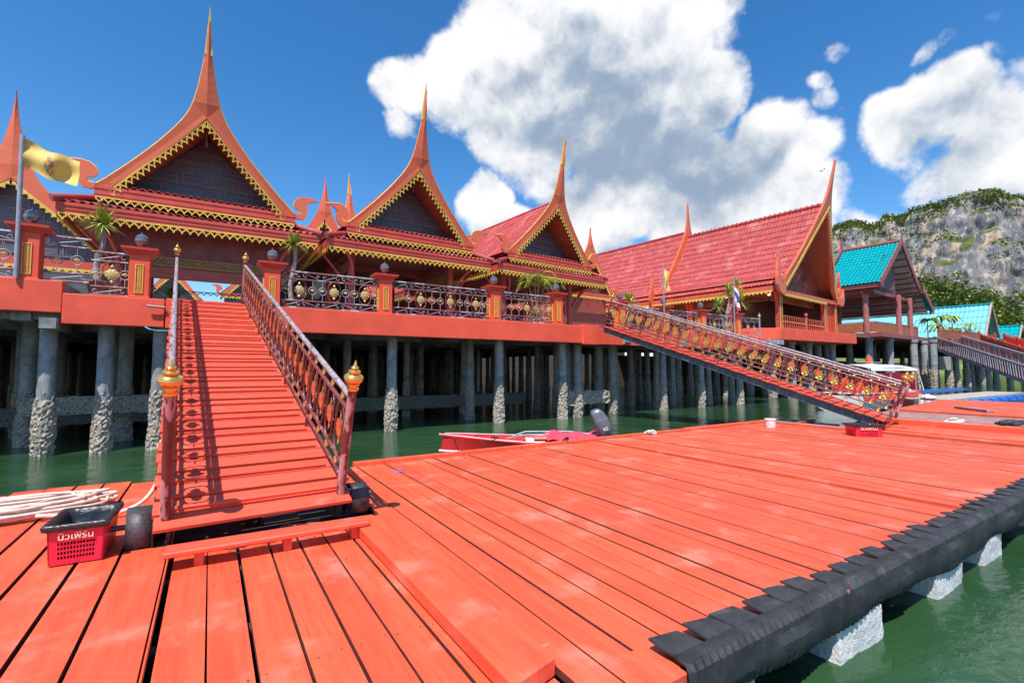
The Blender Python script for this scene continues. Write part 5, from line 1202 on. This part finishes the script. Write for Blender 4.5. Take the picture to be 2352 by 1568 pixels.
# bucket
e=empty('white_bucket',(13.1,7.45,.46),label='white plastic bucket with lid standing near the deck edge',cat='bucket',scale=.82)
mb=MB(); mb.lathe([(.14,0),(.165,.27),(.17,.27),(.17,.29)],20); mb.build('bucket_body',M_wht,e,50); mb=MB(); mb.lathe([(.175,.29),(.182,.30),(.182,.33),(.165,.34),(.01,.34)],20); mb.build('lid',mat('cream_lid',(.72,.66,.6)),e,50)
mb=MB(); mb.tube([(.17*math.cos(a),-.17*math.sin(a)*.9-.02,.22-.12*math.sin(a)) for a in [i*PI/10 for i in range(11)]],.004,5); mb.build('handle',M_galv,e)
# hoses
mb=MB(); rn=random.Random(5); pts=[]
for i in range(14):
    L=rn.uniform(.45,1.2); wd=rn.uniform(.15,.42); cx,cy=-1.75+rn.uniform(-.22,.12),7.30+rn.uniform(-.10,.10)
    for k in range(10):
        a=2*PI*k/10; pts.append((cx+L*math.cos(a)*.8+rn.uniform(-.06,.06),cy+wd*math.sin(a)+.12*math.cos(a)+rn.uniform(-.05,.05),.53+.012*i*.8+rn.uniform(0,.02)))
mb.tube(spline(pts,4),.018,7); tag(mb.build('coiled_hose',M_rope,None,180),'cream hose coiled loosely in long loops on the left planks','hose')
mb=MB(); mb.tube(spline([(-1.5,7.0,.56),(-1.0,6.85,.54),(-.75,6.75,.56),(-.56,6.8,.66),(-.46,7.1,.86),(-.42,7.5,1.14),(-.40,7.8,1.32)],6),.022,8); 
mb.tube(spline([(-.38,7.85,1.30),(-.43,7.83,1.37),(-.47,7.9,1.28),(-.40,7.92,1.24),(-.36,7.84,1.33)],5),.018,6); mb.tube(spline([(-.42,7.86,1.3),(-.5,7.8,1.18),(-.55,7.78,1.08),(-.5,7.8,1.05)],4),.012,6)
tag(mb.build('hanging_rope',M_rope,None,180),'cream rope rising from the coil and tied to the near gangway','rope')
mb=MB(); mb.tube(spline([(-.5,7.15,.50),(-.38,7.05,.51),(-.27,6.98,.505),(-.2,6.9,.51)],4),.007,5); mb.tube([(-.33,7.02,.505),(-.36,6.9,.51)],.005,5); tag(mb.build('twine',mat('orange_twine',(.7,.35,.05))),'short bit of orange twine on the board left of the near gangway','twine')
mb=MB(); rn=random.Random(2); P=[(2.55+rn.uniform(-.14,.14),7.35+rn.uniform(-.12,.12),.507+rn.uniform(0,.01)) for _ in range(9)]; mb.tube(spline(P,5),.005,4); tag(mb.build('purple_cord',mat('purple_cord',(.30,.12,.35))),'purple cord scrap on the deck right of the near gangway','cord')
mb=MB(); rn=random.Random(7); P=[(18.0+rn.uniform(-.35,.35),4.9+rn.uniform(-.2,.2),.57+rn.uniform(0,.12)) for _ in range(16)]; mb.tube(spline(P,5),.03,6); tag(mb.build('rope_bundle',mat('cream_rope',(.7,.62,.5))),'knotted cream rope lying beyond the raised edge boards','rope')
mb=MB(); rn=random.Random(8); P=[(19.0+rn.uniform(-.5,.5),4.0+rn.uniform(-.25,.25),.57+rn.uniform(0,.08)) for _ in range(18)]; mb.tube(spline(P,5),.045,6); tag(mb.build('black_cord_heap',M_rub),'heap of black cord beside the cream rope on the far deck','cord')
# ---------- red skiff ----------
def skiff():
    a=Vector((4.95,11.0,0)); b_=Vector((8.25,8.95,0)); d=(b_-a); yaw=math.atan2(d.y,d.x); L=d.length+.15
    e=empty('red_boat',a,(0,0,yaw),'small red open boat with a grey outboard motor moored behind the deck','boat')
    N=16; secs=[]; 
    for i in range(N+1):
        t_=i/N; x=L*t_; hw=.62*min(1,(t_*1.9+.02))**.62*(1-.10*max(0,t_-.6)/.4); zt=.50-.17*math.sin(min(1,t_*1.25)*PI/2)+.04*t_; zc=.10; hb=hw*.72 if t_>.02 else .01; x0=x+(-.14*(1-t_*6) if t_<.166 else 0)
        secs.append([(x+.12*(1-min(1,t_*8))*-1,-hw,zt),(x,-hw*.97,zt-.02),(x0+.06*(1-min(1,t_*8)),-hb,zc),(x0+.10*(1-min(1,t_*8)),0,-.1),(x0+.06*(1-min(1,t_*8)),hb,zc),(x,hw*.97,zt-.02),(x,hw,zt)])
    w_=7; mb=MB()
    # outer skin with colour bands
    vs=[p for s_ in secs for p in s_]
    for i in range(N):
        for j in range(6):
            mb.cur=0 if j in (0,1,4,5) else 1
            mb.f.append((i*w_+j,i*w_+j+1,(i+1)*w_+j+1,(i+1)*w_+j)); mb.mi.append(mb.cur)
    mb.v+=vs; mb.f.append(tuple(N*w_+j for j in range(7))); mb.mi.append(0)
    o=mb.build('hull',[M_boat,M_steel],e); so_=o.modifiers.new('s','SOLIDIFY'); so_.thickness=.03; so_.offset=1
    fl=MB(); fl.add([(s_[2][0],s_[2][1]*.95,.14) for s_ in secs[2:]]+[(s_[4][0],s_[4][1]*.95,.14) for s_ in secs[2:]],[(i,i+1,N-1+i+1,N-1+i) for i in range(N-2)]); fl.build('floor',mat('dark_floor',(.10,.10,.11)),e)
    gn=MB(); gn.tube([Vector(s_[0])+Vector((0,0,.01)) for s_ in secs],.017,6); gn.tube([Vector(s_[6])+Vector((0,0,.01)) for s_ in secs],.017,6); gn.build('gunwale',mat('pinkish_trim',(.75,.5,.5)),e)
    rb=MB(); rb.tube([Vector(s_[2])+Vector((-.04 if i==0 else 0,-.02,.0)) for i,s_ in enumerate(secs)],.03,6); rb.tube([Vector(s_[4])+Vector((0,.02,.0)) for s_ in secs],.03,6); rb.build('rubbing_strip',M_wht,e)
    fd=MB(); fd.add([secs[0][0],secs[3][0],secs[3][6],secs[0][6]],[(0,1,2,3)]); fd.build('foredeck',M_boat,e)
    tp=MB(); cloth(tp,(L*.62,-.5,.37),(L*.36,0,-.02),(0,.95,.10),22,12,lambda a_,c:(.03*math.sin(a_*17+c*5)+.02*math.sin(c*19+a_*8)+.03,0)); tp.build('folded_canopy',mat('pink_red_cloth',(.66,.05,.09),.6,0,.15,6),e,180)
    cf=MB(); cf.tube([(L*.42,.35,.40),(L*.50,.42,.50),(L*.78,.45,.50),(L*.95,.4,.42)],.022,8); cf.tube([(L*.38,.15,.36),(L*.5,.3,.44),(L*.78,.4,.46)],.016,8); cf.build('canopy_frame',M_galv,e,60)
    th=MB(); th.b2((L*.50,-.5,.30),(L*.55,.5,.34)); th.build('thwart',M_wht,e)
    rp=MB(); rp.tube([(.18,-.10,.51),(.42,-.48,.30),(.62,-.60,.16)],.010,5); rp.tube(spline([(.62,-.62,.16),(1.0,-.9,.30),(1.25,-1.35,.55),(1.4,-1.5,.60)],4),.010,5)
    for k in range(2): rp.tube(spline([(1.2+.12*k,-1.2,.55),(1.25,-1.3,.62),(1.35,-1.3,.6),(1.3,-1.2,.55)],4),.012,5)
    rp.build('mooring_line',M_rub,e)
    # outboard: tilted cowl, leg, bracket
    m=empty('outboard',(0,0,0)); 
    bpy.data.objects.remove(m)
    T=Matrix.Translation((L-.02,.05,.52))@Matrix.Rotation(R(-24),4,'Y')
    def put(prof_list,nm,mt,sm=60):
        mb=MB()
        for P in prof_list:
            n=len(P[0]); vs=[]; 
            for r in P: vs+= [T@Vector(p) for p in r]
            mb.add(vs,[(i*n+k,i*n+(k+1)%n,(i+1)*n+(k+1)%n,(i+1)*n+k) for i in range(len(P)-1) for k in range(n)]+[tuple(range(n-1,-1,-1)),tuple((len(P)-1)*n+k for k in range(n))])
        return mb.build(nm,mt,e,sm)
    def oval(rx,ry,z,cx=0,n=20,p=.55): return [(cx+rx*abs(math.cos(2*PI*k/n))**p*(1 if math.cos(2*PI*k/n)>=0 else -1),ry*abs(math.sin(2*PI*k/n))**p*(1 if math.sin(2*PI*k/n)>=0 else -1),z) for k in range(n)]
    put([[oval(.12,.11,-.05),oval(.16,.14,.03),oval(.18,.155,.16),oval(.19,.155,.32),oval(.185,.15,.36),oval(.175,.14,.375),oval(.165,.135,.50,-.01),oval(.13,.10,.60,-.03),oval(.06,.04,.65,-.05)]],'motor_cowl',M_grey,50)
    put([[oval(.10,.08,-.30),oval(.11,.09,-.02)],[oval(.05,.03,-.75),oval(.07,.04,-.30)]],'motor_leg',M_steel)
    put([[oval(.05,.12,-.28,-.16),oval(.05,.12,.0,-.16)]],'motor_bracket',M_steel)
    c_=bpy.data.curves.new('n','FONT'); c_.body='90'; c_.size=.13; c_.extrude=.002; o=bpy.data.objects.new('n',c_); C.objects.link(o); bpy.context.view_layer.update()
    me=bpy.data.meshes.new_from_object(o.evaluated_get(bpy.context.evaluated_depsgraph_get())); bpy.data.objects.remove(o); me.materials.clear(); me.materials.append(M_wht)
    o=inst('motor_number',me,e); o.matrix_local=T@Matrix.Translation((-.06,-.166,.07))@Matrix.Rotation(PI/2,4,'X')
skiff()
mb=MB(); rn=random.Random(3); P=[(9.05+rn.uniform(-.12,.12),8.08+rn.uniform(-.1,.1),.54+rn.uniform(0,.09)) for _ in range(14)]; mb.tube(spline(P,5),.016,6); tag(mb.build('rag',mat('grey_white_rag',(.6,.6,.58))),'grey white knotted rag on the deck edge near the outboard motor','rag')
mb=MB(); rn=random.Random(4); P=[(6.50+rn.uniform(-.1,.1),8.18+rn.uniform(-.05,.05),.57+rn.uniform(0,.08)) for _ in range(12)]; mb.tube(spline(P,5),.012,6); tag(mb.build('mooring_knot',M_rub),'black mooring knot on the deck edge near the red boat','knot')
# ---------- speedboat ----------
def speed():
    e=empty('speedboat',(30.3,11.4,0),(0,0,R(-3)),'white and red speedboat with a white canopy moored behind the far deck','boat'); e.scale=(.76,.95,1)
    N=14; secs=[]
    for i in range(N+1):
        t_=i/N; x=-5.0+10*t_; hw=1.15*(1-max(0,(.22-t_)/.22)**2*.95) if t_<.22 else 1.15*(1-.0*t_); zt=.95-.15*t_ if t_>.1 else .98
        hw=max(.05,hw); x=-x
        secs.append([(x,-hw,zt),(x,-hw*1.02,zt-.30),(x,-hw*.85,.1),(x,0,-.25),(x,hw*.85,.1),(x,hw*1.02,zt-.30),(x,hw,zt)])
    mb=MB(); 
    for i in range(N):
        for j in range(6): mb.f.append((i*7+j,i*7+j+1,(i+1)*7+j+1,(i+1)*7+j)); mb.mi.append(1 if (j in(0,5) or (j in (1,4) and 3<i<9)) else 0)
    mb.v+=[p for s_ in secs for p in s_]; mb.f.append(tuple(N*7+j for j in range(7))); mb.mi.append(0); mb.f.append(tuple(range(7))); mb.mi.append(0)
    mb.build('hull',[M_wht,M_boat],e)
    dk=MB(); dk.add([(s_[0][0],s_[0][1]*.97,.90) for s_ in secs]+[(s_[6][0],s_[6][1]*.97,.90) for s_ in secs],[(i,i+1,N+1+i+1,N+1+i) for i in range(N)]); dk.build('deck',M_wht,e)
    st=MB(); 
    for x in (-3.6,-2.2,-.8,.6): st.b2((x-.3,-.8,.95),(x+.3,.8,1.25)); st.b2((x+.2,-.8,1.25),(x+.34,.8,1.62))
    st.build('seats',M_boat,e,bevel=.05)
    cn=MB(); vs=[]
    for i in range(7):
        x=-3.9+6.4*i/6
        for j in range(7): y=-1.15+2.3*j/6; vs.append((x,y,2.18+.20*math.cos((j-3)/3*PI/2)-.05*abs(i-3)/3))
    cn.add(vs,[(i*7+j,(i+1)*7+j,(i+1)*7+j+1,i*7+j+1) for i in range(6) for j in range(6)]); cn.add([vs[0],vs[42],(2.5,-1.18,2.02),(-3.9,-1.18,2.02)],[(0,1,2,3)]); cn.build('canopy',M_wht,e,180)
    fr=MB()
    for x in (-3.8,-1.2,1.2,2.4):
        for y in (-1.12,1.12): fr=MB(); fr.tube([(x,y,.9),(x,y,2.15)],.028,6); fr.build('canopy_pole',M_galv,e)
    for y in (-1,1): fr=MB(); fr.tube([(2.4,y*1.1,2.1),(3.6,y*.8,1.2)],.03,6); fr.build('canopy_brace',M_galv,e)
    ap=MB(); ap.add([(2.5,-1.18,2.1),(2.9,-1.1,2.05),(4.4,-.9,.95),(3.2,-1.2,.95)],[(0,1,2,3)]); ap.add([(2.5,1.18,2.1),(2.9,1.1,2.05),(4.4,.9,.95),(3.2,1.2,.95)],[(0,3,2,1)]); ap.cur=1; ap.add([(3.0,-1.0,1.9),(3.0,1.0,1.9),(4.3,.7,.98),(4.3,-.7,.98)],[(0,1,2,3)]); ap.build('windscreen_cover',[M_wht,MATS['pink_red_cloth']],e)
    ln=MB(); ln.b2((-2.6,-.1,2.44),(.6,.0,2.48)); ln.cur=1; ln.tube([(-.9,0,2.4),(-.9,0,2.75)],.14,10); ln.build('roof_rack',[M_galv,mat('orange_red_float',(.75,.10,.03))],e,50)
    bf=MB()
    for x in (2.6,3.6): bf.tube([(x,-1.25,.25),(x,-1.25,.75)],.14,10)
    bf.build('boat_fenders',M_wht,e,50)
speed()
# dark raft of rubber and timber under the far gangway, blue floats far right
e=empty('mooring_raft',(15.7,7.7,.25),(0,0,R(10)),'low dark raft of rubber strips and old timber under the far gangway','raft')
mb=MB(); mb.b2((-1.1,-.5,0),(1.2,.6,.10)); mb.b2((-1.3,.62,.05),(1.0,.8,.16)); mb.build('rubber_mat',M_rub,e,bevel=.01); mb=MB(); mb.b2((-.2,.2,.12),(1.3,.36,.20)); mb.build('timber',M_wood,e)
e=empty('blue_raft',(0,0,0),label='grey planked raft on bright blue floats beyond the far deck',cat='raft')
mb=MB(); mb.b2((34.5,9.6,.25),(50,11.6,.42)); mb.build('planks',mat('grey_bleached_boards',(.36,.34,.30),.8,0,.2,3),e)
for i in range(9): mb=MB(); mb.tube([(35.4+i*1.7,9.4,.08),(36.7+i*1.7,9.4,.08)],.26,12); mb.build('blue_float',mat('blue_plastic',(.01,.12,.50),.35),e,50)
mb=MB(); mb.b2((45,15,.1),(60,15.6,.4)); tag(mb.build('blue_barge',MATS['blue_plastic'],bevel=.05),'thin blue float line farther out at the right picture edge','float')
mb=MB(); mb.lathe([(.02,-.14),(.3,-.10),(.36,0),(.3,.12),(.05,.16)],12,(31.5,9.6,.62)); mb.tube(spline([(31.2,9.6,.7),(30.2,9.9,.6),(29.5,10.5,.8)],4),.03,5); tag(mb.build('mooring_buoy',mat('dirty_white',(.6,.5,.45))),'pale round mooring buoy at the back corner of the far deck','buoy')
